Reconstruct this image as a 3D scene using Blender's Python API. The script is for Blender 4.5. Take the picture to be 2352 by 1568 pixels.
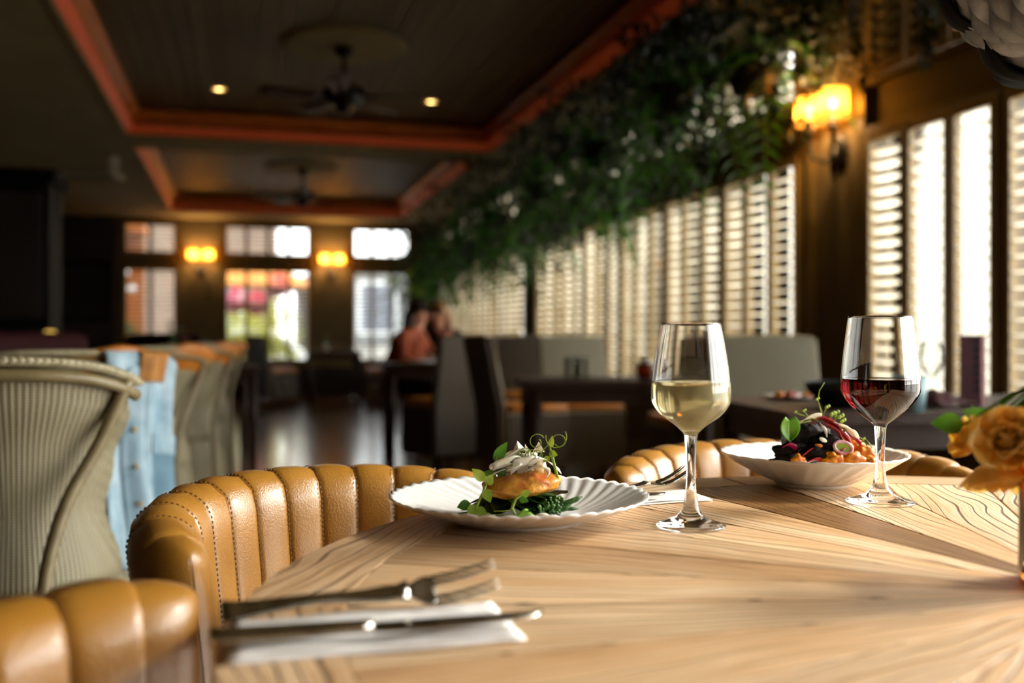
import bpy, bmesh, math, random
from mathutils import Vector, Matrix, Euler, noise
random.seed(7)
PI = math.pi
sc = bpy.context.scene
for o in list(bpy.data.objects):
    bpy.data.objects.remove(o)
COL = sc.collection

# ------------------------------------------------------------------ camera, sky, sun, exposure
TH = math.radians(15.24)            # the camera looks this far clockwise of the room's long axis (+Y)
CT, ST = math.cos(TH), math.sin(TH)
ZC = 0.96                           # eye height; table top at 0.75
def W(x, d, z=0.0):                 # metres to the side / ahead of where the photographer stood -> room coordinates
    return Vector((x * CT + d * ST, -x * ST + d * CT, z))

cam_d = bpy.data.cameras.new('camera')
cam = bpy.data.objects.new('camera', cam_d)
COL.objects.link(cam)
cam.location = (0, 0, ZC)
cam.rotation_euler = (PI / 2, 0, -TH)
cam_d.sensor_width = 36
cam_d.lens = 35
cam_d.shift_y = -13 / 2352
cam_d.clip_start = 0.02
cam_d.dof.use_dof = True
cam_d.dof.focus_distance = 1.22
cam_d.dof.aperture_fstop = 2.6
sc.camera = cam

world = bpy.data.worlds.new('overcast_sky')
sc.world = world
world.use_nodes = True
wn = world.node_tree.nodes
wl = world.node_tree.links
bg = wn['Background']
tc = wn.new('ShaderNodeTexCoord')
sep = wn.new('ShaderNodeSeparateXYZ')
rmp = wn.new('ShaderNodeValToRGB')
rmp.color_ramp.elements[0].position = 0.0
rmp.color_ramp.elements[0].color = (1.0, 0.97, 0.92, 1)
rmp.color_ramp.elements[1].position = 0.9
rmp.color_ramp.elements[1].color = (0.86, 0.93, 1.0, 1)
wl.new(tc.outputs['Generated'], sep.inputs[0])
wl.new(sep.outputs['Z'], rmp.inputs[0])
wl.new(rmp.outputs[0], bg.inputs['Color'])
bg.inputs['Strength'].default_value = 7.0

sun_d = bpy.data.lights.new('hazy_sun', 'SUN')
sun_d.energy = 3.7
sun_d.angle = math.radians(14)
sun_d.color = (1.0, 0.96, 0.89)
sun = bpy.data.objects.new('hazy_sun', sun_d)
COL.objects.link(sun)
_az, _el = math.radians(6), math.radians(31)
_dir = Vector((math.cos(_az) * math.cos(_el), math.sin(_az) * math.cos(_el), math.sin(_el)))
sun.rotation_euler = _dir.to_track_quat('Z', 'Y').to_euler()
sun.location = (20, 2, 12)

sc.view_settings.view_transform = 'Standard'
sc.view_settings.look = 'None'
sc.view_settings.gamma = 1.0
sc.view_settings.use_curve_mapping = False
sc.view_settings.exposure = 1.1
cy = sc.cycles
cy.max_bounces = 9
cy.diffuse_bounces = 3
cy.glossy_bounces = 4
cy.transmission_bounces = 9
cy.transparent_max_bounces = 16
cy.sample_clamp_indirect = 6.0
cy.use_denoising = True
cy.blur_glossy = 0.5

def portal(name, loc, rot, sx, sy):
    l = bpy.data.lights.new(name, 'AREA')
    l.shape = 'RECTANGLE'
    l.size, l.size_y = sx, sy
    l.cycles.is_portal = True
    o = bpy.data.objects.new(name, l)
    COL.objects.link(o)
    o.location = loc
    o.rotation_euler = rot

# ------------------------------------------------------------------ helpers
def lin(h):
    h = h.lstrip('#')
    c = [int(h[i:i + 2], 16) / 255 for i in (0, 2, 4)]
    return tuple(x / 12.92 if x <= 0.04045 else ((x + 0.055) / 1.055) ** 2.4 for x in c) + (1,)

def pmat(name, c1, c2=None, scale=8.0, rough=0.5, bump=0.0, bscale=None, metal=0.0, spec=0.5, stretch=(1, 1, 1),
         coat=0.0, sss=0.0, tone=0.0, rough2=None, transl=0.0, sheen=0.0):
    m = bpy.data.materials.new(name)
    m.use_nodes = True
    n, l = m.node_tree.nodes, m.node_tree.links
    b = n['Principled BSDF']
    b.inputs['Roughness'].default_value = rough
    b.inputs['Metallic'].default_value = metal
    b.inputs['Specular IOR Level'].default_value = spec
    b.inputs['Coat Weight'].default_value = coat
    b.inputs['Coat Roughness'].default_value = 0.15
    if sheen:
        b.inputs['Sheen Weight'].default_value = sheen
    if sss:
        b.inputs['Subsurface Weight'].default_value = sss
        b.inputs['Subsurface Radius'].default_value = (0.006, 0.003, 0.0015)
        b.inputs['Subsurface Scale'].default_value = 1.0
    if c2 is None:
        c2 = tuple(x * 0.8 for x in c1[:3]) + (1,)
    t = n.new('ShaderNodeTexCoord')
    mp = n.new('ShaderNodeMapping')
    mp.inputs['Scale'].default_value = stretch
    l.new(t.outputs['Object'], mp.inputs[0])
    nz = n.new('ShaderNodeTexNoise')
    nz.inputs['Scale'].default_value = scale
    nz.inputs['Detail'].default_value = 5
    l.new(mp.outputs[0], nz.inputs['Vector'])
    r = n.new('ShaderNodeValToRGB')
    r.color_ramp.elements[0].position = 0.35
    r.color_ramp.elements[1].position = 0.65
    r.color_ramp.elements[0].color = c1
    r.color_ramp.elements[1].color = c2
    l.new(nz.outputs['Fac'], r.inputs[0])
    out = r.outputs[0]
    if tone:
        oi = n.new('ShaderNodeObjectInfo')
        hs = n.new('ShaderNodeHueSaturation')
        mr = n.new('ShaderNodeMapRange')
        mr.inputs['To Min'].default_value = 1 - tone
        mr.inputs['To Max'].default_value = 1 + tone
        l.new(oi.outputs['Random'], mr.inputs['Value'])
        l.new(mr.outputs[0], hs.inputs['Value'])
        l.new(out, hs.inputs['Color'])
        out = hs.outputs[0]
    l.new(out, b.inputs['Base Color'])
    if rough2 is not None:
        mr = n.new('ShaderNodeMapRange')
        mr.inputs['To Min'].default_value = rough
        mr.inputs['To Max'].default_value = rough2
        l.new(nz.outputs['Fac'], mr.inputs['Value'])
        l.new(mr.outputs[0], b.inputs['Roughness'])
    if bump:
        n2 = n.new('ShaderNodeTexNoise')
        n2.inputs['Scale'].default_value = bscale or scale * 4
        n2.inputs['Detail'].default_value = 3
        l.new(mp.outputs[0], n2.inputs['Vector'])
        bp = n.new('ShaderNodeBump')
        bp.inputs['Strength'].default_value = bump
        bp.inputs['Distance'].default_value = 0.002
        l.new(n2.outputs['Fac'], bp.inputs['Height'])
        l.new(bp.outputs[0], b.inputs['Normal'])
    if transl:
        tr = n.new('ShaderNodeBsdfTranslucent')
        l.new(out, tr.inputs['Color'])
        mx = n.new('ShaderNodeMixShader')
        mx.inputs[0].default_value = transl
        l.new(b.outputs[0], mx.inputs[1])
        l.new(tr.outputs[0], mx.inputs[2])
        l.new(mx.outputs[0], n['Material Output'].inputs['Surface'])
    return m

def glass_mat(name, color=(1, 1, 1, 1), rough=0.0, ior=1.45):
    m = bpy.data.materials.new(name)
    m.use_nodes = True
    b = m.node_tree.nodes['Principled BSDF']
    b.inputs['Base Color'].default_value = color
    b.inputs['Transmission Weight'].default_value = 1.0
    b.inputs['Roughness'].default_value = rough
    b.inputs['IOR'].default_value = ior
    return m

def pane_mat(name, tint=(0.97, 0.98, 0.97, 1)):
    m = bpy.data.materials.new(name)
    m.use_nodes = True
    n, l = m.node_tree.nodes, m.node_tree.links
    n.remove(n['Principled BSDF'])
    t = n.new('ShaderNodeBsdfTransparent')
    t.inputs['Color'].default_value = tint
    g = n.new('ShaderNodeBsdfGlossy')
    g.inputs['Roughness'].default_value = 0.02
    f = n.new('ShaderNodeFresnel')
    f.inputs['IOR'].default_value = 1.25
    mx = n.new('ShaderNodeMixShader')
    l.new(f.outputs[0], mx.inputs[0])
    l.new(t.outputs[0], mx.inputs[1])
    l.new(g.outputs[0], mx.inputs[2])
    l.new(mx.outputs[0], n['Material Output'].inputs['Surface'])
    return m

def emit_mat(name, color, strength):
    m = bpy.data.materials.new(name)
    m.use_nodes = True
    n, l = m.node_tree.nodes, m.node_tree.links
    b = n['Principled BSDF']
    b.inputs['Base Color'].default_value = color
    b.inputs['Emission Color'].default_value = color
    b.inputs['Emission Strength'].default_value = strength
    return m

class MB:
    def __init__(s):
        s.v, s.f = [], []
    def add(s, v, f, M=None):
        k = len(s.v)
        s.v += [tuple(M @ Vector(p)) for p in v] if M is not None else [tuple(p) for p in v]
        s.f += [tuple(i + k for i in q) for q in f]
        return s
    def box(s, x0, x1, y0, y1, z0, z1, M=None):
        v = [(x, y, z) for z in (z0, z1) for y in (y0, y1) for x in (x0, x1)]
        return s.add(v, [(0, 2, 3, 1), (4, 5, 7, 6), (0, 1, 5, 4), (2, 6, 7, 3), (0, 4, 6, 2), (1, 3, 7, 5)], M)
    def grid(s, fn, nu, nv, cu=False, cv=False, M=None):
        v = [fn(i / (nu if cu else nu - 1), j / (nv if cv else nv - 1)) for i in range(nu) for j in range(nv)]
        f = []
        for i in range(nu if cu else nu - 1):
            for j in range(nv if cv else nv - 1):
                a, b = i * nv + j, ((i + 1) % nu) * nv + j
                c, d = ((i + 1) % nu) * nv + (j + 1) % nv, i * nv + (j + 1) % nv
                f.append((a, b, c, d))
        return s.add(v, f, M)
    def lathe(s, prof, n=32, M=None, rad=None):
        # prof: (r, z) from one end to the other; r = 0 ends close
        v, rows, f = [], [], []
        for (r, z) in prof:
            if r < 1e-6:
                rows.append([len(v)]); v.append((0, 0, z))
            else:
                rows.append(list(range(len(v), len(v) + n)))
                for k in range(n):
                    a = 2 * PI * k / n
                    q = r * (rad(a) if rad else 1)
                    v.append((q * math.cos(a), q * math.sin(a), z))
        for A, B in zip(rows, rows[1:]):
            for k in range(n):
                a0, a1 = A[k % len(A)], A[(k + 1) % len(A)]
                b0, b1 = B[k % len(B)], B[(k + 1) % len(B)]
                q = []
                for i in (a0, a1, b1, b0):
                    if i not in q: q.append(i)
                if len(q) > 2: f.append(tuple(q))
        return s.add(v, f, M)
    def tube(s, pts, rad, n=8, cap=True, M=None):
        pts = [Vector(p) for p in pts]
        rs = rad if isinstance(rad, (list, tuple)) else [rad] * len(pts)
        v, f = [], []
        up = None
        for i, p in enumerate(pts):
            t = (pts[min(i + 1, len(pts) - 1)] - pts[max(i - 1, 0)])
            t = t.normalized() if t.length > 1e-9 else Vector((0, 0, 1))
            if up is None:
                up = Vector((0, 0, 1)) if abs(t.z) < 0.9 else Vector((1, 0, 0))
            a = t.cross(up)
            a = a.normalized() if a.length > 1e-6 else t.orthogonal().normalized()
            b = t.cross(a).normalized()
            up = -b if (-b).dot(up) > 0 else b
            a = t.cross(up).normalized(); b = a.cross(t).normalized()
            for k in range(n):
                w = 2 * PI * k / n
                v.append(p + (a * math.cos(w) + b * math.sin(w)) * rs[i])
        for i in range(len(pts) - 1):
            for k in range(n):
                f.append((i * n + k, i * n + (k + 1) % n, (i + 1) * n + (k + 1) % n, (i + 1) * n + k))
        if cap:
            f.append(tuple(range(n - 1, -1, -1)))
            f.append(tuple(range((len(pts) - 1) * n, len(pts) * n)))
        return s.add(v, f, M)
    def ball(s, c, r, n=12, m=8, rough=0.0, seed=0, M=None):
        r = r if isinstance(r, (list, tuple)) else (r, r, r)
        prof = [(math.sin(PI * j / m), -math.cos(PI * j / m)) for j in range(m + 1)]
        prof[0] = (0, -1); prof[-1] = (0, 1)
        t = MB().lathe(prof, n)
        v = []
        for p in t.v:
            q = Vector(p)
            k = 1 + (rough * noise.noise(q * 2.2 + Vector((seed * 3.7, seed * 1.3, 0))) if rough else 0)
            v.append((c[0] + q.x * r[0] * k, c[1] + q.y * r[1] * k, c[2] + q.z * r[2] * k))
        return s.add(v, t.f, M)
    def leaf(s, base, tip, width, up=(0, 0, 1), curl=0.15, n=5):
        b, t = Vector(base), Vector(tip)
        d = t - b
        side = d.cross(Vector(up))
        side = side.normalized() if side.length > 1e-7 else d.orthogonal().normalized()
        nrm = side.cross(d).normalized()
        v, f = [], []
        for i in range(n + 1):
            u = i / n
            w = width * 0.5 * (math.sin(PI * min(1, u ** 0.8)) + 0.02)
            p = b + d * u + nrm * (-curl * d.length * u * u)
            v += [p + side * w + nrm * w * 0.3, p, p - side * w + nrm * w * 0.3]
        for i in range(n):
            k = 3 * i
            f += [(k, k + 1, k + 4, k + 3), (k + 1, k + 2, k + 5, k + 4)]
        return s.add(v, f)
    def mesh(s, name, m, smooth=True):
        me = bpy.data.meshes.new(name)
        me.from_pydata(s.v, [], s.f)
        me.materials.append(m)
        if smooth:
            me.polygons.foreach_set('use_smooth', [True] * len(me.polygons))
        me.validate()
        return me
    def build(s, name, m, parent=None, smooth=True, loc=None, rot=None, bevel=0, solid=0, sub=0, fixn=False):
        me = s.mesh(name, m, smooth)
        if fixn:
            b = bmesh.new(); b.from_mesh(me)
            bmesh.ops.recalc_face_normals(b, faces=b.faces)
            b.to_mesh(me); b.free()
        return put(name, me, parent, loc, rot, bevel, solid, sub)

def put(name, me, parent=None, loc=None, rot=None, bevel=0, solid=0, sub=0):
    o = bpy.data.objects.new(name, me)
    COL.objects.link(o)
    if parent is not None: o.parent = parent
    if loc is not None: o.location = loc
    if rot is not None: o.rotation_euler = rot
    if solid:
        q = o.modifiers.new('thickness', 'SOLIDIFY'); q.thickness = solid; q.offset = 0
    if bevel:
        q = o.modifiers.new('edge', 'BEVEL'); q.width = bevel; q.segments = 2; q.limit_method = 'ANGLE'
    if sub:
        q = o.modifiers.new('round', 'SUBSURF'); q.levels = sub; q.render_levels = sub
    return o

def tag(o, label=None, cat=None, group=None, kind=None):
    if label: o['label'] = label
    if cat: o['category'] = cat
    if group: o['group'] = group
    if kind: o['kind'] = kind
    return o

def thing(name, label, cat, loc=(0, 0, 0), rz=0.0, group=None):
    o = bpy.data.objects.new(name, None)
    COL.objects.link(o)
    o.location = loc
    o.rotation_euler = (0, 0, rz)
    o.empty_display_size = 0.05
    return tag(o, label, cat, group)

def struct(o, ):
    o['kind'] = 'structure'
    return o

def copy_tree(o, parent=None):
    c = o.copy()
    COL.objects.link(c)
    if parent is not None: c.parent = parent
    for ch in list(o.children):
        copy_tree(ch, c)
    return c

def RZ(a): return Matrix.Rotation(a, 4, 'Z')
def TR(v): return Matrix.Translation(Vector(v))

# ------------------------------------------------------------------ materials
def wood_mat(name, dark, mid, light, rough=0.45, tone=0.14, spec=0.35, furrow=0.6, gscale=26, coat=0.0, relief=0.55):
    m = bpy.data.materials.new(name)
    m.use_nodes = True
    n, l = m.node_tree.nodes, m.node_tree.links
    b = n['Principled BSDF']
    t = n.new('ShaderNodeTexCoord')
    oi = n.new('ShaderNodeObjectInfo')
    off = n.new('ShaderNodeVectorMath'); off.operation = 'SCALE'
    cmb = n.new('ShaderNodeCombineXYZ')
    for k in range(3): l.new(oi.outputs['Random'], cmb.inputs[k])
    l.new(cmb.outputs[0], off.inputs[0]); off.inputs['Scale'].default_value = 37.0
    ad = n.new('ShaderNodeVectorMath'); ad.operation = 'ADD'
    l.new(t.outputs['Object'], ad.inputs[0]); l.new(off.outputs[0], ad.inputs[1])
    # slow warp of the grain
    mw = n.new('ShaderNodeMapping'); mw.inputs['Scale'].default_value = (3.2, 9, 9)
    l.new(ad.outputs[0], mw.inputs[0])
    nw = n.new('ShaderNodeTexNoise'); nw.inputs['Scale'].default_value = 1.0; nw.inputs['Detail'].default_value = 2
    l.new(mw.outputs[0], nw.inputs['Vector'])
    wm = n.new('ShaderNodeVectorMath'); wm.operation = 'MULTIPLY_ADD'
    l.new(nw.outputs['Color'], wm.inputs[0])
    wm.inputs[1].default_value = (0.0, 0.075, 0.0)
    l.new(ad.outputs[0], wm.inputs[2])
    mg = n.new('ShaderNodeMapping'); mg.inputs['Scale'].default_value = (0.06, 1.0, 1.0)
    l.new(wm.outputs[0], mg.inputs[0])
    g = n.new('ShaderNodeTexNoise'); g.inputs['Scale'].default_value = gscale * 9.0; g.inputs['Detail'].default_value = 6
    g.inputs['Roughness'].default_value = 0.62
    l.new(mg.outputs[0], g.inputs['Vector'])
    # broad bands
    g2 = n.new('ShaderNodeTexNoise'); g2.inputs['Scale'].default_value = gscale * 0.5; g2.inputs['Detail'].default_value = 3
    l.new(mg.outputs[0], g2.inputs['Vector'])
    r = n.new('ShaderNodeValToRGB')
    e = r.color_ramp.elements
    e[0].position = 0.30; e[0].color = dark
    e[1].position = 0.72; e[1].color = light
    em = r.color_ramp.elements.new(0.46); em.color = mid
    mixf = n.new('ShaderNodeMath'); mixf.operation = 'MULTIPLY_ADD'
    l.new(g2.outputs['Fac'], mixf.inputs[0]); mixf.inputs[1].default_value = 0.62
    hm = n.new('ShaderNodeMath'); hm.operation = 'MULTIPLY'; hm.inputs[1].default_value = 0.45
    l.new(g.outputs['Fac'], hm.inputs[0])
    l.new(hm.outputs[0], mixf.inputs[2])
    l.new(mixf.outputs[0], r.inputs[0])
    # furrows: thin dark cracks that follow the grain
    wv = n.new('ShaderNodeTexWave'); wv.wave_type = 'BANDS'; wv.bands_direction = 'Y'
    wv.inputs['Scale'].default_value = gscale * 0.9; wv.inputs['Distortion'].default_value = 5.0
    wv.inputs['Detail'].default_value = 2.5; wv.inputs['Detail Scale'].default_value = 1.2
    l.new(mg.outputs[0], wv.inputs['Vector'])
    fr = n.new('ShaderNodeValToRGB')
    fr.color_ramp.elements[0].position = 0.0; fr.color_ramp.elements[0].color = (1, 1, 1, 1)
    fr.color_ramp.elements[1].position = 0.13; fr.color_ramp.elements[1].color = (0, 0, 0, 1)
    l.new(wv.outputs['Fac'], fr.inputs[0])
    gate = n.new('ShaderNodeMath'); gate.operation = 'MULTIPLY'
    gr = n.new('ShaderNodeValToRGB')
    gr.color_ramp.elements[0].color = (.3, .3, .3, 1); gr.color_ramp.elements[0].position = 0.36; gr.color_ramp.elements[1].position = 0.56
    l.new(g2.outputs['Fac'], gr.inputs[0])
    l.new(fr.outputs[0], gate.inputs[0]); l.new(gr.outputs[0], gate.inputs[1])
    fm = n.new('ShaderNodeMath'); fm.operation = 'MULTIPLY'; fm.inputs[1].default_value = furrow
    l.new(gate.outputs[0], fm.inputs[0])
    mx = n.new('ShaderNodeMix'); mx.data_type = 'RGBA'
    l.new(fm.outputs[0], mx.inputs[0]); l.new(r.outputs[0], mx.inputs[6])
    mx.inputs[7].default_value = tuple(x * 0.35 for x in dark[:3]) + (1,)
    # knots
    vk = n.new('ShaderNodeTexVoronoi'); vk.inputs['Scale'].default_value = 5.5
    mk = n.new('ShaderNodeMapping'); mk.inputs['Scale'].default_value = (0.7, 1.6, 1)
    l.new(ad.outputs[0], mk.inputs[0]); l.new(mk.outputs[0], vk.inputs['Vector'])
    kr = n.new('ShaderNodeValToRGB')
    kr.color_ramp.elements[0].position = 0.02; kr.color_ramp.elements[0].color = (0.75, 0.75, 0.75, 1)
    kr.color_ramp.elements[1].position = 0.075; kr.color_ramp.elements[1].color = (0, 0, 0, 1)
    l.new(vk.outputs['Distance'], kr.inputs[0])
    mk2 = n.new('ShaderNodeMix'); mk2.data_type = 'RGBA'
    l.new(kr.outputs[0], mk2.inputs[0]); l.new(mx.outputs[2], mk2.inputs[6]); mk2.inputs[7].default_value = dark
    hs = n.new('ShaderNodeHueSaturation')
    mr = n.new('ShaderNodeMapRange'); mr.inputs['To Min'].default_value = 1 - tone; mr.inputs['To Max'].default_value = 1 + tone
    l.new(oi.outputs['Random'], mr.inputs['Value'])
    l.new(mr.outputs[0], hs.inputs['Value']); l.new(mk2.outputs[2], hs.inputs['Color'])
    l.new(hs.outputs[0], b.inputs['Base Color'])
    b.inputs['Roughness'].default_value = rough
    b.inputs['Specular IOR Level'].default_value = spec
    b.inputs['Coat Weight'].default_value = coat
    b.inputs['Coat Roughness'].default_value = .13
    bp = n.new('ShaderNodeBump'); bp.inputs['Strength'].default_value = relief; bp.inputs['Distance'].default_value = 0.0015
    hh = n.new('ShaderNodeMath'); hh.operation = 'SUBTRACT'
    l.new(g.outputs['Fac'], hh.inputs[0]); l.new(gate.outputs[0], hh.inputs[1])
    l.new(hh.outputs[0], bp.inputs['Height']); l.new(bp.outputs[0], b.inputs['Normal'])
    return m

M = {}
M['elm'] = wood_mat('weathered_elm', lin('#7c5430'), lin('#c4986a'), lin('#e6c8a2'), rough=0.42, tone=0.16, furrow=.85)
M['elm_dark'] = wood_mat('darker_elm_board', lin('#4a2c12'), lin('#7d5428'), lin('#a9794a'), rough=0.42, tone=0.1, furrow=.9)
M['darkwood'] = wood_mat('dark_stained_wood', lin('#1a0e08'), lin('#2a170d'), lin('#3b2314'), rough=0.5, tone=0.1, furrow=0.3)
M['floor'] = wood_mat('oiled_floorboards', lin('#3a1f0d'), lin('#55300f'), lin('#6b3f17'), rough=0.2, tone=0.2, furrow=0.3, spec=0.6, relief=.06, coat=.8)
M['leather'] = pmat('tan_leather', lin('#98661f'), lin('#a67229'), 14, 0.27, bump=.35, bscale=420, spec=0.6, coat=0.2, rough2=0.42)
M['thread'] = pmat('brown_thread', lin('#6a4518'), None, 40, 0.7)
M['lloyd'] = None
M['frame_olive'] = pmat('olive_lacquered_cane', lin('#7b6b48'), lin('#6c5c3c'), 30, 0.4, bump=0.1)
M['braid'] = pmat('braided_paper_cord', lin('#a39878'), lin('#8c8062'), 60, 0.5, bump=0.3, bscale=300)
M['china'] = pmat('white_stoneware', lin('#efebe6'), lin('#e9e4de'), 6, 0.28, spec=0.5, coat=0.15)
M['china_cream'] = pmat('cream_stoneware', lin('#f0e9de'), lin('#e8dfd0'), 6, 0.22, spec=0.5, coat=0.3)
M['glass'] = glass_mat('clear_glass')
M['white_wine'] = glass_mat('white_wine_liquid', (0.98, 0.87, 0.47, 1), 0.12, 1.34)
M['white_wine'].node_tree.nodes['Principled BSDF'].inputs['Transmission Weight'].default_value = 0.66
M['red_wine'] = glass_mat('red_wine_liquid', (0.035, 0.0008, 0.0015, 1), 0.0, 1.34)
M['steel'] = pmat('brushed_steel', lin('#b9b2a6'), lin('#8e877b'), 50, 0.22, metal=1.0)
M['napkin'] = pmat('white_linen', lin('#f0ebe6'), lin('#e6dfd8'), 60, 0.85, bump=0.3, bscale=500)
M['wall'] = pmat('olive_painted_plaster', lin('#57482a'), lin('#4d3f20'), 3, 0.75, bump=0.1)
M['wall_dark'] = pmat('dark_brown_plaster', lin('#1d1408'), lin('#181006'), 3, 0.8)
M['panel'] = pmat('olive_painted_joinery', lin('#5f4d24'), lin('#55441f'), 5, 0.5, bump=0.05)
M['panel_dark'] = pmat('dark_dado_joinery', lin('#1f150b'), lin('#170f08'), 5, 0.5)
M['ceil'] = pmat('olive_ceiling_paint', lin('#7b6a40'), lin('#705f38'), 3, 0.8)
M['board'] = pmat('stained_ceiling_board', lin('#5e4e30'), lin('#4c3f26'), 6, 0.55, stretch=(1, 0.1, 1), tone=0.2)
M['red'] = emit_mat('red_glow_moulding', (.60, .085, .018, 1), 0.035)  # faint glow added to the red moulding; no lamp sits behind it
M['orange'] = pmat('terracotta_moulding', lin('#b8621a'), lin('#a85614'), 5, 0.45)
M['shutter'] = pmat('ivory_shutter_paint', lin('#fdfaf2'), lin('#faf4e6'), 6, 0.45, transl=0.7)
M['shutter_frame'] = pmat('olive_shutter_stile', lin('#8a703a'), lin('#7d6433'), 6, 0.45)
M['pane'] = pane_mat('window_glass')
M['pane_dim'] = pane_mat('dimmed_pane_glass', (.62, .635, .64, 1))  # pane colour darkened to dim the overbright view outside
M['iron'] = pmat('black_iron', lin('#120d09'), lin('#0c0806'), 20, 0.45, metal=0.3)
M['fan'] = pmat('bronze_fan_metal', lin('#1a120b'), lin('#130d08'), 20, 0.4, metal=0.5)
M['fanblade'] = pmat('walnut_fan_blade', lin('#3a2216'), lin('#2c190f'), 8, 0.4, stretch=(1, 6, 1))
M['frosted'] = pmat('frosted_lamp_glass', lin('#d9cdb4'), None, 8, 0.3, transl=0.4)
M['fern'] = pmat('fern_green', lin('#4f8c18'), lin('#2a5c0c'), 9, 0.5, tone=0.45, transl=0.4)
M['ivy'] = pmat('ivy_green', lin('#0f2607'), lin('#071603'), 9, 0.5, tone=0.3, transl=0.2)
M['stem'] = pmat('plant_stem', lin('#3c3a12'), None, 20, 0.6)
M['burgundy'] = pmat('burgundy_cloth', lin('#3a0d12'), lin('#2c090d'), 20, 0.75, spec=.2)
M['black'] = pmat('matt_black', lin('#0b0908'), lin('#080706'), 10, 0.7, spec=.12)
M['white'] = pmat('white_gloss', lin('#efefee'), None, 10, 0.4)
# ------------------------------------------------------------------ room shell
XW, YF, XL, YB = 3.0, 15.7, -3.3, -3.2      # right wall, far wall, left wall, wall behind
SILL, HEAD, UB, UT, CZ = 0.53, 1.98, 2.18, 2.65, 2.72
COFZ = 2.96

# floor: boards laid along the room
floor = struct(MB().box(XL, XW + .1, YB, YF + .1, -.06, -.012).build('floor', M['panel_dark'], smooth=False))
bw = 0.155
n_b = int((XW - XL) / bw) + 1
fm_cache = {}
for i in range(n_b):
    x0 = XL + i * bw
    y = YB - random.random() * 2
    while y < YF:
        L = random.choice((2.4, 3.0, 3.6))
        a, b = max(y, YB), min(y + L, YF)
        if b - a > .2:
            key = round(b - a, 2)
            if key not in fm_cache:
                # grain runs along local X
                fm_cache[key] = MB().box(-key / 2 + .001, key / 2 - .001, -bw / 2 + .001, bw / 2 - .001, -.012, 0).mesh('plank', M['floor'], False)
            put('plank', fm_cache[key], floor, ((x0 + bw / 2), (a + b) / 2, 0), (0, 0, PI / 2))
        y += L

# ceiling: flat soffits round two coffers, boards inside the coffers
COF = [(-.98, 2.34, 4.2, 9.32), (-.98, 2.34, 9.84, 14.75)]
cm = MB()
cm.box(XL, COF[0][0], YB, YF, CZ, CZ + .3)
cm.box(COF[0][1], XW + .1, YB, YF, CZ, CZ + .3)
cm.box(COF[0][0], COF[0][1], YB, COF[0][2], CZ, CZ + .3)
cm.box(COF[0][0], COF[0][1], COF[0][3], COF[1][2], CZ, CZ + .3)
cm.box(COF[0][0], COF[0][1], COF[1][3], YF, CZ, CZ + .3)
cm.box(XL, XW + .1, YB, YF, CZ + .3, CZ + .36)
ceiling = struct(cm.build('ceiling', M['ceil'], smooth=False))
for (x0, x1, y0, y1) in COF:
    nb = 30
    w = (x1 - x0) / nb
    me = MB().box(-w / 2 + .003, w / 2 - .003, y0, y1, COFZ, COFZ + .03).mesh('board', M['board'], False)
    for k in range(nb):
        put('board', me, ceiling, (x0 + (k + .5) * w, 0, 0.0015 * (k % 2)))

def ring(x0, x1, y0, y1, prof):
    """mitred moulding run round a rectangle; prof = (inset, z) closed polygon"""
    m = MB()
    rows = []
    for (q, z) in prof:
        rows.append([(x0 + q, y0 + q, z), (x1 - q, y0 + q, z), (x1 - q, y1 - q, z), (x0 + q, y1 - q, z)])
    n = len(rows)
    v = [p for r in rows for p in r]
    f = []
    for i in range(n):
        for k in range(4):
            a, b = i * 4 + k, i * 4 + (k + 1) % 4
            c, d = ((i + 1) % n) * 4 + (k + 1) % 4, ((i + 1) % n) * 4 + k
            f.append((a, b, c, d))
    m.add(v, f)
    return m
for k, (x0, x1, y0, y1) in enumerate(COF):
    t = struct(ring(x0 - .01, x1 + .01, y0 - .01, y1 + .01, [(0, CZ - .012), (.035, CZ - .012), (.035, CZ + .01), (0, CZ + .01)]).build('trim_%d' % (k * 2 + 1), M['ceil'], smooth=False, fixn=True))
    ring(x0, x1, y0, y1, [(0, CZ + .015), (.03, CZ + .02), (.062, CZ + .045), (.075, CZ + .075), (.075, CZ + .09), (0, CZ + .09)]).build('glow_moulding', M['red'], t, smooth=False, fixn=True)
    u = struct(ring(x0, x1, y0, y1, [(0, CZ + .125), (.05, CZ + .13), (.11, CZ + .165), (.13, CZ + .19), (.13, CZ + .215), (0, CZ + .215)]).build('trim_%d' % (k * 2 + 2), M['orange'], smooth=False, fixn=True))

# right wall: piers, spandrels, dado
T = 0.16
BAYS = [(2.42, 4.26), (4.82, 9.84), (10.25, 15.05)]
PIERS = [(2.28, 2.42), (4.26, 4.82), (9.84, 10.25), (15.05, YF)]
wm = MB()
wm.box(XW, XW + T, 2.28, YF, 0, SILL)
for (a, b) in BAYS:
    wm.box(XW, XW + T, a, b, HEAD, UB)
    wm.box(XW, XW + T, a, b, UT, CZ)
for (a, b) in PIERS:
    wm.box(XW, XW + T, a, b, SILL, CZ)
wm.box(XW, XW + T, YB, 2.28, 2.62, CZ)
wm.box(XW, XW + T, YB, -2.6, 0, 2.62)
wall_r = struct(wm.build('wall_right', M['wall'], smooth=False))
struct(MB().box(XW - .035, XW, 2.28, YF, SILL - .05, SILL - .01).build('trim_5', M['panel'], smooth=False, bevel=.006))
struct(MB().box(XW - .02, XW, 2.28, YF, 0, .14).build('baseboard_right', M['panel'], smooth=False, bevel=.004))
for k, (a, b) in enumerate(PIERS[1:3]):
    t = struct(MB().box(XW - .045, XW, a, a + .07, SILL, CZ).box(XW - .045, XW, b - .07, b, SILL, CZ).build('trim_%d' % (6 + k), M['panel'], smooth=False, bevel=.005))

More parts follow.
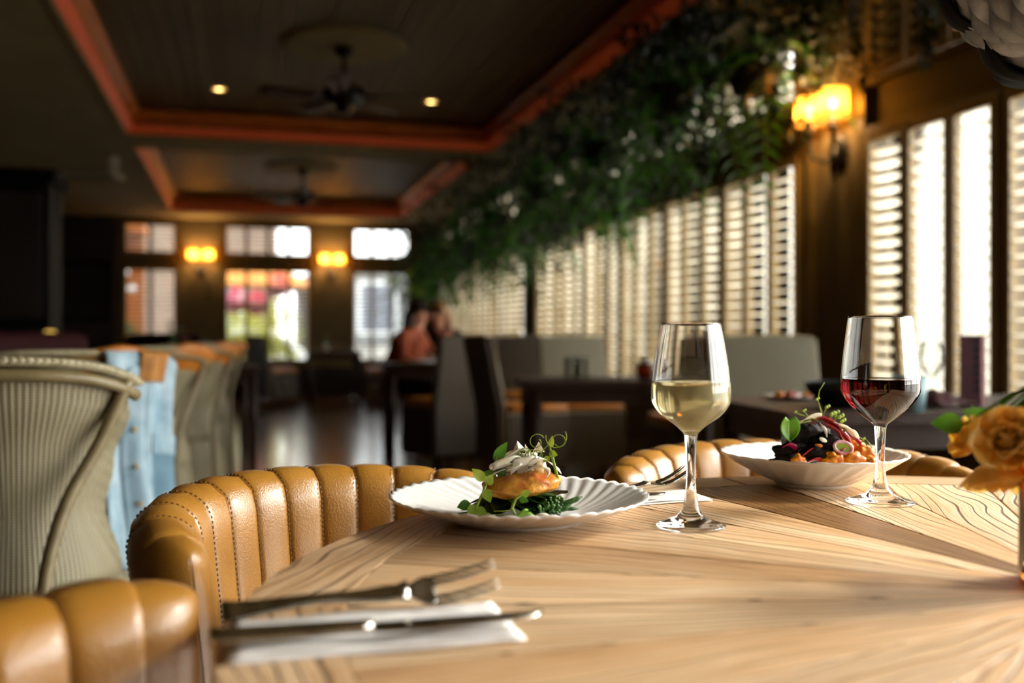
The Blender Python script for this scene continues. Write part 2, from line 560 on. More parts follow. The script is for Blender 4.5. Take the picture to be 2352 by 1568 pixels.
# shutters and windows ------------------------------------------------------
PITCH = .0625
def slat_mesh(w, name='slat'):
    prof = [(-.031, 0), (-.02, .0036), (0, .0046), (.02, .0036), (.031, 0), (.02, -.0036), (0, -.0046), (-.02, -.0036)]
    m = MB()
    n = len(prof)
    v = [(p[0], -w / 2, p[1]) for p in prof] + [(p[0], w / 2, p[1]) for p in prof]
    f = [(i, (i + 1) % n, n + (i + 1) % n, n + i) for i in range(n)] + [tuple(range(n))[::-1], tuple(range(n, 2 * n))]
    return m.add(v, f)
_slats = {}
def panel(win, y0, y1, z0, z1, tilt, detail=True, rod=True, stuff=None, sm=None):
    """one shutter leaf between y0..y1 (along the wall) and z0..z1; off = (matrix) moves wall-local coordinates to the room"""
    st = .034
    x = -.045
    f = MB()
    f.box(x - .016, x + .016, y0, y0 + st, z0, z1).box(x - .016, x + .016, y1 - st, y1, z0, z1)
    f.box(x - .015, x + .015, y0 + st, y1 - st, z0, z0 + .05).box(x - .015, x + .015, y0 + st, y1 - st, z1 - .045, z1)
    o = f.build('shutter_frame', M['shutter_frame'], win, smooth=False)
    w = y1 - y0 - 2 * st
    key = round(w, 3)
    mt_ = sm or M['shutter']
    key = (key, mt_.name)
    if key not in _slats:
        _slats[key] = slat_mesh(w).mesh('slat', mt_)
    z = z0 + .05 + PITCH * .55
    while z < z1 - .06:
        tl = tilt + random.uniform(-.06, .06)
        if detail:
            put('slat', _slats[key], win, (x, (y0 + y1) / 2, z), (0, tl, 0))
        else:
            stuff.add(slat_mesh(w).v, slat_mesh(w).f, TR((x, (y0 + y1) / 2, z)) @ Matrix.Rotation(tl, 4, 'Y'))
        z += PITCH
    if rod:
        MB().box(x - .047, x - .037, y0 + st + w * .86, y0 + st + w * .86 + .009, z0 + .06, z1 - .06).build('tilt_rod', M['shutter_frame'], win, smooth=False)

def window(nm, a, b, z0, z1, npan, tilts, detail=True, rod=True, M_=None, post_every=3):
    root = MB()
    root.box(-.05, .12, a, a + .03, z0, z1).box(-.05, .12, b - .03, b, z0, z1).box(-.05, .12, a + .03, b - .03, z0, z0 + .03).box(-.05, .12, a + .03, b - .03, z1 - .03, z1)
    ps = []
    L = b - a - .06
    pw = L / npan
    for k in range(npan):
        ps.append((a + .03 + k * pw, a + .03 + (k + 1) * pw))
        if k and k % post_every == 0:
            root.box(-.05, .10, a + .03 + k * pw - .022, a + .03 + k * pw + .022, z0 + .03, z1 - .03)
    w = struct(root.build(nm, M['panel'], smooth=False))
    if M_ is not None: w.matrix_world = M_
    sm = MB()
    for k, (p, q) in enumerate(ps):
        e0 = .024 if (k and k % post_every == 0) else .004
        e1 = .024 if ((k + 1) % post_every == 0 and k + 1 < npan) else .004
        panel(w, p + e0, q - e1, z0 + .035, z1 - .035, tilts(k), detail, rod, stuff=sm, sm=M['panel'] if abs(tilts(k)) > .9 else None)  # closed slats swapped to opaque olive, keeping them dim against the daylight
        g = MB().box(.07, .076, p + .012, q - .012, z0 + .03, z1 - .03).build('pane', M['pane'], w, smooth=False)
    if sm.v:
        tag(sm.build('slats', M['shutter'], w), kind='stuff')
    return w
rr = random.Random(3)
MR = TR((XW, 0, 0))
_tl0 = {5: .26, 4: .09, 3: -.02, 2: .06, 1: .2, 0: .3}
window('window_1', 2.42, 4.26, SILL, HEAD, 6, lambda k: _tl0[k], M_=MR)
window('window_2', 4.82, 9.84, SILL, HEAD, 17, lambda k: [.0, .05, .12, .22, .03, .2, .02, .25, .14, .25, .05, .3, .2, .3, .1, .3, .2][k], M_=MR, detail=True)
window('window_3', 10.25, 15.05, SILL, HEAD, 16, lambda k: [.2, .35, .4, .3, .1, .35, .4, .4, .3, .4, .4, .4, .4, .4, .4, .4][k], detail=False, M_=MR)
window('window_4', 2.42, 4.26, UB, UT, 6, lambda k: [.5, .5, .2, .05, 1.25, 1.25][k], rod=False, M_=MR)
window('window_5', 4.82, 9.84, UB, UT, 17, lambda k: .12 if k < 3 else .5, rod=False, M_=MR)
window('window_6', 10.25, 15.05, UB, UT, 16, lambda k: .6, detail=False, rod=False, M_=MR)
# tall open glazing beside the table (unseen, made tall and shutterless to light the table)
gw = MB()
for y in (-2.6, -1.4, -.2, 1.0, 2.22):
    gw.box(0, .1, y - .03 if y > -2.6 else y, y + .03, .05, 2.62)
gw.box(0, .1, -2.6, 2.25, 0, .06).box(0, .1, -2.6, 2.25, 2.56, 2.62)
w7 = struct(gw.build('unseen_tall_window', M['panel'], smooth=False)); w7.location = (XW, 0, 0)
for y in (-2.57, -1.37, -.17, 1.03):
    MB().box(.05, .056, y, y + 1.14, .06, 2.56).build('pane', M['pane'], w7, smooth=False)

# far wall -------------------------------------------------------------------
FWIN = [(-1.69, -.90), (-.26, 1.06), (1.66, 2.62)]
fw = MB()
for a, b in ((XL, -1.69), (-.90, -.26), (1.06, 1.66), (2.62, XW + T)):
    fw.box(a, b, YF, YF + T, 0, CZ)
for a, b in FWIN:
    fw.box(a, b, YF, YF + T, 0, SILL)
    fw.box(a, b, YF, YF + T, HEAD + .02, UB - .03)
    fw.box(a, b, YF, YF + T, UT + .02, CZ)
wall_f = struct(fw.build('wall_far', M['wall'], smooth=False))
struct(MB().box(-1.8, XW, YF - .03, YF, 0, SILL - .06).build('trim_8', M['panel_dark'], smooth=False, bevel=.005))
struct(MB().box(-1.8, XW, YF - .06, YF, SILL - .06, SILL - .01).build('trim_9', M['panel'], smooth=False, bevel=.005))
def far_window(nm, a, b, z0, z1, npan, tilt, blind=()):
    r = MB()
    r.box(a, a + .035, -.03, .1, z0, z1).box(b - .035, b, -.03, .1, z0, z1).box(a, b, -.03, .1, z0, z0 + .035).box(a, b, -.03, .1, z1 - .035, z1)
    w = struct(r.build(nm, M['panel'], smooth=False)); w.location = (0, YF, 0)
    pw = (b - a - .07) / npan
    for k in range(npan):
        x0 = a + .035 + k * pw
        x1 = x0 + pw
        f = MB()
        for q0, q1 in ((x0, x0 + .03), (x1 - .03, x1)):
            f.box(q0, q1, -.025, .02, z0 + .035, z1 - .035)
        f.box(x0 + .03, x1 - .03, -.025, .02, z0 + .035, z0 + .07).box(x0 + .03, x1 - .03, -.025, .02, z1 - .07, z1 - .035)
        f.build('shutter_frame', M['shutter_frame'], w, smooth=False)
        MB().box(x0 + .01, x1 - .01, .06, .066, z0 + .035, z1 - .035).build('pane', M['pane_dim'], w, smooth=False)
        sw = x1 - x0 - .06
        key = ('f', round(sw, 3))
        if key not in _slats:
            _slats[key] = slat_mesh(sw).mesh('slat', M['shutter'])
        z = z0 + .1
        while z < z1 - .08:
            put('slat', _slats[key], w, ((x0 + x1) / 2, 0, z), (0, tilt if k not in blind else .9, PI / 2))
            z += PITCH
    return w
far_window('window_8', *FWIN[0], SILL + .0, HEAD + .02, 2, .04)
far_window('window_9', *FWIN[1], SILL + .0, HEAD + .02, 4, .04)
far_window('window_10', *FWIN[2], SILL + .0, HEAD + .02, 3, .04)
far_window('window_11', *FWIN[0], UB - .03, UT + .02, 2, .04)
far_window('window_12', *FWIN[1], UB - .03, UT + .02, 4, .02)
far_window('window_13', *FWIN[2], UB - .03, UT + .02, 3, .02)

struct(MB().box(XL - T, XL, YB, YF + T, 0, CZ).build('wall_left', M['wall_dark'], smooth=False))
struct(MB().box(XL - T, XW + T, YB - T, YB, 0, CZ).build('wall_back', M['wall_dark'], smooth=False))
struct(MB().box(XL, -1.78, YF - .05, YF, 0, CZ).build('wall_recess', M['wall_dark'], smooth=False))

# skylight sampling helpers for the real openings
for k, (a, b) in enumerate(BAYS):
    portal('bay_portal_%d' % k, (XW + .25, (a + b) / 2, 1.6), (0, PI / 2, 0), 2.2, b - a)
portal('glazing_portal', (XW + .25, -.2, 1.33), (0, PI / 2, 0), 2.6, 4.9)
portal('far_portal', (.5, YF + .25, 1.6), (-PI / 2, 0, 0), 4.4, 2.2)

# ------------------------------------------------------------------ outside
M['paving'] = pmat('pale_paving', lin('#9a948a'), lin('#8a847a'), 2, 0.8)
M['render'] = pmat('pinkish_render', lin('#7d6857'), lin('#715e4f'), 2, 0.8)
M['slate'] = pmat('grey_slate', lin('#6c7078'), lin('#5b6068'), 3, 0.6)
struct(MB().box(-40, 70, -30, 80, -.35, -.3).build('ground', M['paving'], smooth=False))
def house(name, label, loc, w, dp, h, rh, wallm, roofm, rz=0, along='x', group=None):
    t = thing(name, label, 'house', loc, rz, group)
    MB().box(-w / 2, w / 2, -dp / 2, dp / 2, -.3, h).add([(-w / 2, -dp / 2, h), (w / 2, -dp / 2, h), (0, -dp / 2, h + rh), (-w / 2, dp / 2, h), (w / 2, dp / 2, h), (0, dp / 2, h + rh)], [(0, 1, 2), (5, 4, 3)]).build('wall', wallm, t, smooth=False)
    e = .25
    for s in (-1, 1):
        m = MB()
        v = [(s * (w / 2 + e), -dp / 2 - e, h - e * rh / (w / 2)), (s * (w / 2 + e), dp / 2 + e, h - e * rh / (w / 2)), (0, dp / 2 + e, h + rh), (0, -dp / 2 - e, h + rh)]
        m.add(v + [(a, b, c + .12) for a, b, c in v], [(0, 1, 2, 3), (7, 6, 5, 4), (0, 4, 5, 1), (1, 5, 6, 2), (2, 6, 7, 3), (3, 7, 4, 0)])
        m.build('roof', roofm, t, smooth=False, fixn=True)
    for i in range(3):
        x = -w / 2 + w * (i + .5) / 3
        f = MB().box(x - .5, x + .5, -dp / 2 - .05, -dp / 2 + .02, 1.0, 2.3).build('window', M['white'], t, smooth=False)
        MB().box(x - .42, x + .42, -dp / 2 - .06, -dp / 2 - .05, 1.08, 2.22).build('pane', M['slate'], f, smooth=False)
    return t
house('rendered_house', 'beige rendered house with a steep gable, behind the far windows', (-3.0, 26.2, 0), 7.6, 6, 4.2, 2.6, M['render'], M['slate'])
M['pale'] = pmat('pale_render', lin('#cfc9c0'), lin('#c3bdb4'), 2, 0.8)
M['stone'] = pmat('grey_brown_stone', lin('#9a9386'), lin('#8f887c'), 2, 0.85)
house('neighbour_house', 'grey-brown stone house outside the shuttered windows nearest the table', (14.7, 16.6, 0), 14, 7, 4.6, 2.4, M['stone'], M['slate'], rz=-PI / 2)
house('long_neighbour_house', 'long stone house farther along the street, outside the side windows', (15.9, 40.5, 0), 19, 7, 5.0, 2.4, M['stone'], M['slate'], rz=-PI / 2)
M['greyrender'] = pmat('grey_render', lin('#8f908c'), lin('#85867f'), 2, 0.8)
house('street_house', 'low grey house across the street, outside the corner far window', (6.65, 27.5, 0), 10.2, 6, 2.3, 1.2, M['greyrender'], M['slate'])
# planting seen through the far windows
M['limeleaf'] = pmat('lime_shrub', lin('#b8b040'), lin('#98a030'), 7, 0.6, transl=0.3)
M['pinkflower'] = pmat('pink_petals', lin('#f02a6c'), lin('#e01c58'), 9, 0.6, transl=0.3)
M['orangecloth'] = pmat('orange_canvas', lin('#c87a1c'), None, 5, 0.7)
M['greenleaf'] = pmat('garden_green', lin('#3f6a24'), lin('#2f521a'), 7, 0.6, transl=0.2)
def bush(name, label, cat, loc, r, n, mleaf, group=None, lsz=.12, stemz=None):
    t = thing(name, label, cat, loc, 0, group)
    m = MB()
    rd = random.Random(hash(label) % 1000 if False else len(label) + int(loc[0] * 10))
    for i in range(n):
        d = Vector((rd.gauss(0, 1), rd.gauss(0, 1), rd.gauss(0, 1))).normalized()
        p = Vector((d.x * r[0], d.y * r[1], d.z * r[2])) * (rd.random() ** .4)
        q = p + (d + Vector((rd.uniform(-.6, .6), rd.uniform(-.6, .6), rd.uniform(-.6, .6)))).normalized() * lsz
        m.leaf(p, q, lsz * .6, n=2)
    tag(m.build('foliage', mleaf, t), kind='stuff')
    b = stemz if stemz is not None else -loc[2] - .3
    s = MB()
    for k in range(3):
        a = k * 2.1
        s.tube([(0.03 * math.cos(a), .03 * math.sin(a), b), (.25 * r[0] * math.cos(a), .25 * r[1] * math.sin(a), 0)], .02, 6)
    s.build('stem', M['stem'], t)
    return t
for i, (x, y, z, r) in enumerate([(-.02, 18.0, .75, .42), (.62, 18.2, .9, .45), (.3, 18.9, .8, .5)]):
    bush('golden_shrub', ['yellow-green shrub in the garden beyond the far windows, beside the pier', 'taller yellow-green shrub in the middle of the far windows', 'yellow-green shrub set back behind two others outside the far windows'][i], 'shrub', (x, y, z), (r, r, .65), 420, M['limeleaf'], 'golden shrubs')
for i, (x, y, z) in enumerate([(-.08, 17.3, 1.55), (.27, 17.5, 1.52), (.62, 17.4, 1.82)]):
    t = bush('hanging_basket', ['pink flower basket hung outside the far windows, lowest of three', 'darker pink flower basket hung between two others outside', 'large pink flower basket hung highest outside the far windows'][i], 'hanging basket', (x, y, z), (.17, .17, .2), 260, M['pinkflower'], 'pink hanging baskets', .07, -.12)
    MB().lathe([(0, -.2), (.1, -.18), (.16, -.06), (.165, -.02)], 14).build('basket', M['stem'], t, solid=.01)
    MB().tube([(0, 0, .1), (0, 0, 1.6)], .006, 5).build('chain', M['iron'], t)
t = thing('parasol', 'orange garden parasol standing beyond the far windows', 'parasol', (.35, 20.6, -.3))
MB().tube([(0, 0, 0), (0, 0, 2.75)], .025, 8).build('pole', M['stem'], t)
MB().lathe([(1.15, 2.25), (.6, 2.55), (0, 2.78)], 8).build('canopy', M['orangecloth'], t, smooth=False, solid=.01)
MB().lathe([(0, 0), (.3, 0), (.3, .08), (.05, .12), (0, .12)], 16).build('base', M['slate'], t)
# porch with an orange timber door to the side of the far wall
M['orangewood'] = wood_mat('orange_timber', lin('#8a4510'), lin('#a8560f'), lin('#bd6a1c'), rough=.5, furrow=.2)
t = thing('timber_porch', 'orange-brown timber porch screen outside the narrow far window', 'porch', (-1.86, 17.2, -.3))
for k in range(5):
    MB().box(-.3 + k * .13, -.175 + k * .13, -.02, .02, 0, 2.9).build('board', M['orangewood'], t, smooth=False, bevel=.004)
MB().box(-.40, .40, -.75, .05, 2.9, 3.0).build('porch_roof', M['orangewood'], t, smooth=False)
bush('topiary_ball', 'round green topiary plant in front of the orange porch', 'topiary', (-1.70, 16.8, .98), (.14, .14, .16), 300, M['greenleaf'], None, .06)
for i, (x, z) in enumerate([(-1.76, 1.95), (-1.66, 1.70)]):
    t = thing('globe_light', ['white globe light by the orange porch, the upper of two', 'white globe light by the orange porch, the lower of two'][i], 'lamp', (x, 16.75, z), 0, 'porch globe lights')
    MB().ball((0, 0, 0), .06, 14, 10).build('globe', M['white'], t)
    MB().tube([(0, 0, .05), (0, 0, 2.6 - z)], .005, 5).build('cord', M['iron'], t)
# parked car
def car(loc, rz, label, m):
    t = thing('parked_car', label, 'car', loc, rz)
    prof = [(-2.0, .35), (-2.05, .7), (-1.6, .85), (-1.0, 1.35), (.3, 1.42), (1.0, .95), (1.9, .8), (2.05, .55), (2.0, .3)]
    n = len(prof)
    mb = MB()
    mb.add([(x, -.8, z) for x, z in prof] + [(x, .8, z) for x, z in prof], [(i, i + 1, n + i + 1, n + i) for i in range(n - 1)] + [(n - 1, 0, n, 2 * n - 1), tuple(range(n))[::-1], tuple(range(n, 2 * n))])
    mb.build('body', m, t, smooth=False, bevel=.08)
    MB().add([(-.95, -.81, .9), (.85, -.81, .92), (.25, -.81, 1.33), (-.85, -.81, 1.27)], [(0, 1, 2, 3)]).build('side_window', M['black'], t, smooth=False, solid=.01)
    for x in (-1.3, 1.3):
        for y in (-.78, .78):
            w = MB().lathe([(0, -.1), (.22, -.1), (.32, -.08), (.32, .08), (.22, .1), (0, .1)], 20, Matrix.Rotation(PI / 2, 4, 'X')).build('wheel', M['black'], t, loc=(x, y, .32))
car((.3, 22.3, -.3), 0, 'white car parked beyond the shrubs outside the far windows', M['white'])
car((5.6, 22.4, -.3), .1, 'silver grey car parked outside the far window nearest the hanging plants', M['pale'])
t = thing('garden_wall', 'low pale garden wall outside the corner far window', 'garden wall', (2.6, 19.0, -.3))
MB().box(-.9, .9, -.1, .1, 0, 1.1).build('masonry', M['pale'], t, smooth=False)
MB().box(-.95, .95, -.14, .14, 1.1, 1.17).build('coping', M['slate'], t, smooth=False, bevel=.01)
# ------------------------------------------------------------------ the round elm table
TC = (.48, .81)                    # table centre in (side, ahead) metres
TR0, TRI, TZ = .693, .610, .75
tab = thing('dining_table', 'large round reclaimed-wood table with sunburst planks, set with plates and wine glasses', 'table', W(*TC, 0), -TH)
def sector(r0, r1, a0, a1, z0, z1, gap=.0016, n=6, wob=0.0):
    """flat ring sector as a prism, local X pointing along its middle radius"""
    am = (a0 + a1) / 2
    top = []
    g0, g1 = gap / max(r0, .02), gap / r1
    inner = [(r0, a0 + g0 + (a1 - a0 - 2 * g0) * i / n) for i in range(n + 1)] if r0 > .004 else [(0.004, am)]
    outer = [(r1, a1 - g1 - (a1 - a0 - 2 * g1) * i / n) for i in range(n + 1)]
    pts = [(r * math.cos(a - am), r * math.sin(a - am)) for r, a in inner + outer]
    k = len(pts)
    m = MB()
    m.add([(x, y, z0) for x, y in pts] + [(x, y, z1) for x, y in pts],
          [tuple(range(k))[::-1], tuple(range(k, 2 * k))] + [(i, (i + 1) % k, k + (i + 1) % k, k + i) for i in range(k)])
    return m, am
NW = 26
rt = random.Random(11)
for i in range(NW):
    a0, a1 = 2 * PI * i / NW + .06, 2 * PI * (i + 1) / NW + .06
    m, am = sector(.0, TRI - .0008, a0, a1, TZ - .032, TZ - rt.uniform(0, .0006))
    m.build('plank', M['elm_dark'] if i == 7 else M['elm'], tab, smooth=False, rot=(0, 0, am), bevel=.0006)
NR = 9
for i in range(NR):
    a0, a1 = 2 * PI * i / NR + .42, 2 * PI * (i + 1) / NR + .42
    m, am = sector(TRI, TR0, a0, a1, TZ - .036, TZ, n=14)
    # grain of the rim boards runs round the table: turn the local frame a quarter
    mm = MB().add(m.v, m.f, Matrix.Rotation(-PI / 2, 4, 'Z'))
    mm.build('rim_board', M['elm'], tab, smooth=False, rot=(0, 0, am + PI / 2), bevel=.0015)
MB().lathe([(0, TZ - .06), (.45, TZ - .06), (.45, TZ - .034), (0, TZ - .034)], 40).build('under_frame', M['darkwood'], tab, smooth=False)
MB().lathe([(0, .05), (.05, .05), (.075, .1), (.06, .2), (.07, .55), (.16, TZ - .06), (0, TZ - .06)], 24).build('pedestal', M['iron'], tab)
MB().lathe([(0, 0), (.3, 0), (.31, .02), (.1, .05), (0, .05)], 32).build('foot', M['iron'], tab)

# ------------------------------------------------------------------ channel-back leather tub chairs
def tub_chair(label, c, axis_deg, ztop=.783, zend=.766, half=70, nch=11, r=.2525, th=.075, extra=0):
    """c = centre of the curved back (side, ahead); axis_deg = direction from the seat out through the middle of the back"""
    t = thing('tub_chair', label, 'chair', W(c[0], c[1], 0), -TH, 'tan leather tub chairs round the table')
    ax = math.radians(axis_deg)
    H = math.radians(half)
    z0 = .44
    def sec(a, v, squash=1.0, puff=0.0):
        u = (a - ax) / H
        zt = ztop + (zend - ztop) * min(1, abs(u)) ** 2.0
        h2 = th / 2
        rr_ = h2 * .98
        Lz = zt - rr_ - z0
        per = [Lz, PI * rr_, Lz]
        s = v * sum(per)
        lean = .10
        if s < per[0]:
            nrm, z, nn, nz = -h2, z0 + s, -1.0, 0.0
        elif s < per[0] + per[1]:
            p = (s - per[0]) / per[1] * PI
            nrm, z, nn, nz = -h2 * math.cos(p), zt - rr_ + rr_ * math.sin(p), -math.cos(p), math.sin(p)
        else:
            nrm, z, nn, nz = h2, zt - rr_ - (s - per[0] - per[1]), 1.0, 0.0
        w = 1.0 if nn < .3 else max(.12, 1 - (nn - .3) * 1.3)
        nrm += nn * puff * w
        z += nz * puff * w
        nrm *= squash
        rad = r + nrm + lean * (z - .6)
        return rad, z
    nv = 30
    seams = []
    for k in range(nch):
        a0 = ax - H + 2 * H * k / nch
        a1 = ax - H + 2 * H * (k + 1) / nch
        m = MB()
        def fn(i, j):
            a = a0 + (a1 - a0) * i
            puff = .0060 * (max(0.0, 4 * i * (1 - i)) ** .5) - .004
            rad, z = sec(a, j, 1.0, puff)
            return (rad * math.cos(a), rad * math.sin(a), z)
        m.grid(fn, 15, nv)
        m.build('channel', M['leather'], t)
        if k: seams.append(a0)
    # rounded upholstered ends
    for sgn in (-1, 1):
        m = MB()
        ae = ax + sgn * H
        rr_ = th / 2
        def fe(i, j):
            p = i * PI / 2
            da = sgn * rr_ * 1.25 * math.sin(p) / r
            rad, z = sec(ae, j, max(.02, math.cos(p)), -.004)
            z = z0 + (z - z0) * (1 - .055 * (1 - math.cos(p)))
            a = ae + da
            return (rad * math.cos(a), rad * math.sin(a), z)
        m.grid(fe, 9, nv)
        m.build('end_roll', M['leather'], t)
    st = MB()
    for a in seams:
        v = .12
        while v < .62:
            r0, zz0 = sec(a + .0035, v, 1, -.0005)
            r1, zz1 = sec(a + .0035, v + .0045, 1, -.0005)
            q0 = Vector((r0 * math.cos(a + .004), r0 * math.sin(a + .004), zz0))
            q1 = Vector((r1 * math.cos(a + .004), r1 * math.sin(a + .004), zz1))
            st.tube([q0, q1], .0009, 4)
            v += .0085
    tag(st.build('stitching', M['thread'], t, smooth=False), kind='stuff')
    # shell below, seat, cushion, legs
    fw_ = Vector((-math.cos(ax), -math.sin(ax), 0))
    MB().lathe([(0, .30), (r - .01, .30), (r + .02, .34), (r + .015, .445), (0, .445)], 40).build('seat_base', M['leather'], t)
    MB().lathe([(0, .446), (r - .07, .446), (r - .05, .456), (r - .045, .475), (r - .06, .492), (r - .1, .5), (0, .503)], 40).build('seat_cushion', M['leather'], t, loc=fw_ * .01)
    for q in (.8, 2.35, 3.9, 5.5):
        a = ax + q
        MB().tube([(.17 * math.cos(a), .17 * math.sin(a), .31), (.22 * math.cos(a), .22 * math.sin(a), 0)], [.018, .012], 10).build('leg', M['darkwood'], t)
    return t
tub_chair('tan leather channel-back tub chair pulled up beside the flat plate with the fritter', (-.12, 1.15), 145)
tub_chair('tan leather channel-back tub chair at the far side of the table, behind the bowl', (.425, 1.435), 90)
tub_chair('blurred tan leather tub chair nearest the camera, beside the cutlery on its napkin', (-.138, .545), 197, ztop=.771, zend=.775, half=72)

# ------------------------------------------------------------------ plates
def fluted(name, R, H, nfl, depth, amp, swirl, matl, label, loc, foot, flat, rz=0, rimamp=.0, cat='plate', thick=.004):
    t = thing(name, label, cat, loc, rz)
    nr, na = 26, nfl * 8
    def prof(u):      # u 0..1 centre to rim -> height of the inner face
        rr_ = u * R
        if rr_ < flat: return depth[0]
        k = (rr_ - flat) / (R - flat)
        return depth[0] + (H - depth[0]) * (k ** depth[1])
    def flute(u, a):
        k = max(0, (u * R - flat * .75) / (R - flat * .75))
        ph = a * nfl / 2 + swirl * (1 - u) * nfl / 2
        return (abs(math.sin(ph)) - .6) * amp * min(1, k * 1.5)
    m = MB()
    def top(i, j):
        u, a = (1 - i) * .999 + .001, j * 2 * PI
        q = flute(u, a)
        rad = u * R * (1 + rimamp * (abs(math.sin(a * nfl / 2)) - .5) * u ** 6)
        return (rad * math.cos(a), rad * math.sin(a), prof(u) + q)
    def bot(i, j):
        u, a = .02 + .98 * i, j * 2 * PI
        q = flute(u, a)
        rad = u * R * (1 + rimamp * (abs(math.sin(a * nfl / 2)) - .5) * u ** 6)
        z = prof(u) + q - thick * (1 - .45 * u ** 3)
        return (rad * math.cos(a), rad * math.sin(a), max(z, .0022))
    vt = MB().grid(bot, nr, na, cv=True)
    vt2 = MB().grid(top, nr, na, cv=True)
    k = len(vt.v)
    v = vt.v + vt2.v
    f = vt.f + [tuple(i + k for i in q) for q in vt2.f]
    b0 = (nr - 1) * na
    for j in range(na):
        f.append((b0 + j, b0 + (j + 1) % na, k + (j + 1) % na, k + j))
    m.add(v, f)
    m.build('body', matl, t, fixn=True)
    MB().lathe([(foot - .006, .003), (foot - .005, 0), (foot, 0), (foot + .004, .005)], 48).build('foot_ring', matl, t)
    return t
PL = (.008, 1.142)
BO = (.425, 1.405)
fluted('dinner_plate', .1475, .030, 44, (.006, 1.25), .0021, .55, M['china'], 'flat white scallop-edged plate holding a golden fritter on greens', W(*PL, TZ), .075, .07, -TH, rimamp=.012)
fluted('pasta_bowl', .128, .047, 30, (.006, 1.35), .0011, .35, M['china_cream'], 'shallow cream fluted bowl holding a heap of roast vegetables and sprouts', W(*BO, TZ), .05, .04, -TH, rimamp=.006, cat='bowl')

# ------------------------------------------------------------------ wine glasses
def wine_glass(label, loc, H, prof, foot, stem, fill, liquid, lname):
    """prof: outer bowl profile (r, z) from the top of the stem to the rim"""
    t = thing('wine_glass', label, 'wine glass', loc, 0, 'wine glasses on the round table')
    zb = prof[0][1]
    def cr(pts, n=6):
        out = []
        for i in range(len(pts) - 1):
            p0, p1, p2, p3 = pts[max(i - 1, 0)], pts[i], pts[i + 1], pts[min(i + 2, len(pts) - 1)]
            for k in range(n):
                u = k / n
                out.append(tuple(.5 * ((2 * p1[c]) + (-p0[c] + p2[c]) * u + (2 * p0[c] - 5 * p1[c] + 4 * p2[c] - p3[c]) * u * u + (-p0[c] + 3 * p1[c] - 3 * p2[c] + p3[c]) * u ** 3) for c in (0, 1)))
        return out + [pts[-1]]
    wall_ = .0011
    outer_b = cr(prof)
    base = [(0, 0), (foot * .6, .0004), (foot - .001, .0002), (foot, .0012), (foot - .0006, .0026), (foot * .75, .0052), (foot * .42, .0105), (foot * .24, .0185), (stem * 1.35, .03), (stem, .05), (stem * .95, zb * .65), (stem * 1.12, zb * .88)]
    inner = []
    zin = zb + .010
    for (r, z) in reversed(outer_b):
        if z > zin + .003: inner.append((max(r - wall_, .001), z))
    inner += [(inner[-1][0] * .6, zin + .0012), (0, zin)]
    rim = [(outer_b[-1][0] - wall_ * .5, outer_b[-1][1] + wall_ * .45)]
    MB().lathe(base + outer_b + rim + inner, 64).build('glass_body', M['glass'], t, fixn=True)
    ov = .0003
    li = [(0, zin - ov)] + [(r + ov, z) for (r, z) in reversed(inner[:-1]) if z < fill - .0015]
    # the liquid climbs the wall a little
    rl = None
    for (r0, z0), (r1, z1) in zip(outer_b, outer_b[1:]):
        if z0 <= fill <= z1: rl = r0 + (r1 - r0) * (fill - z0) / max(z1 - z0, 1e-6) - wall_
    li += [(rl + ov, fill + .0004), (rl - .0012, fill - .0004), (rl * .8, fill - .0007), (0, fill - .0007)]
    MB().lathe(li, 64).build(lname, liquid, t, fixn=True)
    return t
g1 = [(.0068, .098), (.0085, .103), (.0175, .1115), (.0325, .1228), (.0418, .1345), (.0434, .1445), (.0428, .158), (.0402, .180), (.0365, .203), (.0325, .2235)]
wine_glass('wine glass half full of pale white wine, beside the flat plate', W((1587 - 1176) / 2287 * 1.099, 1.099, TZ), .2235, g1, .0382, .0052, .1595, M['white_wine'], 'white_wine')
g2 = [(.0072, .093), (.0095, .099), (.0215, .1085), (.0365, .1225), (.0462, .1365), (.0480, .1475), (.0474, .160), (.0452, .183), (.0420, .210), (.0386, .2345)]
wine_glass('wine glass half full of dark red wine, in front of the bowl', W((2022 - 1176) / 2287 * 1.257, 1.257, TZ), .2345, g2, .042, .0056, .1555, M['red_wine'], 'red_wine')

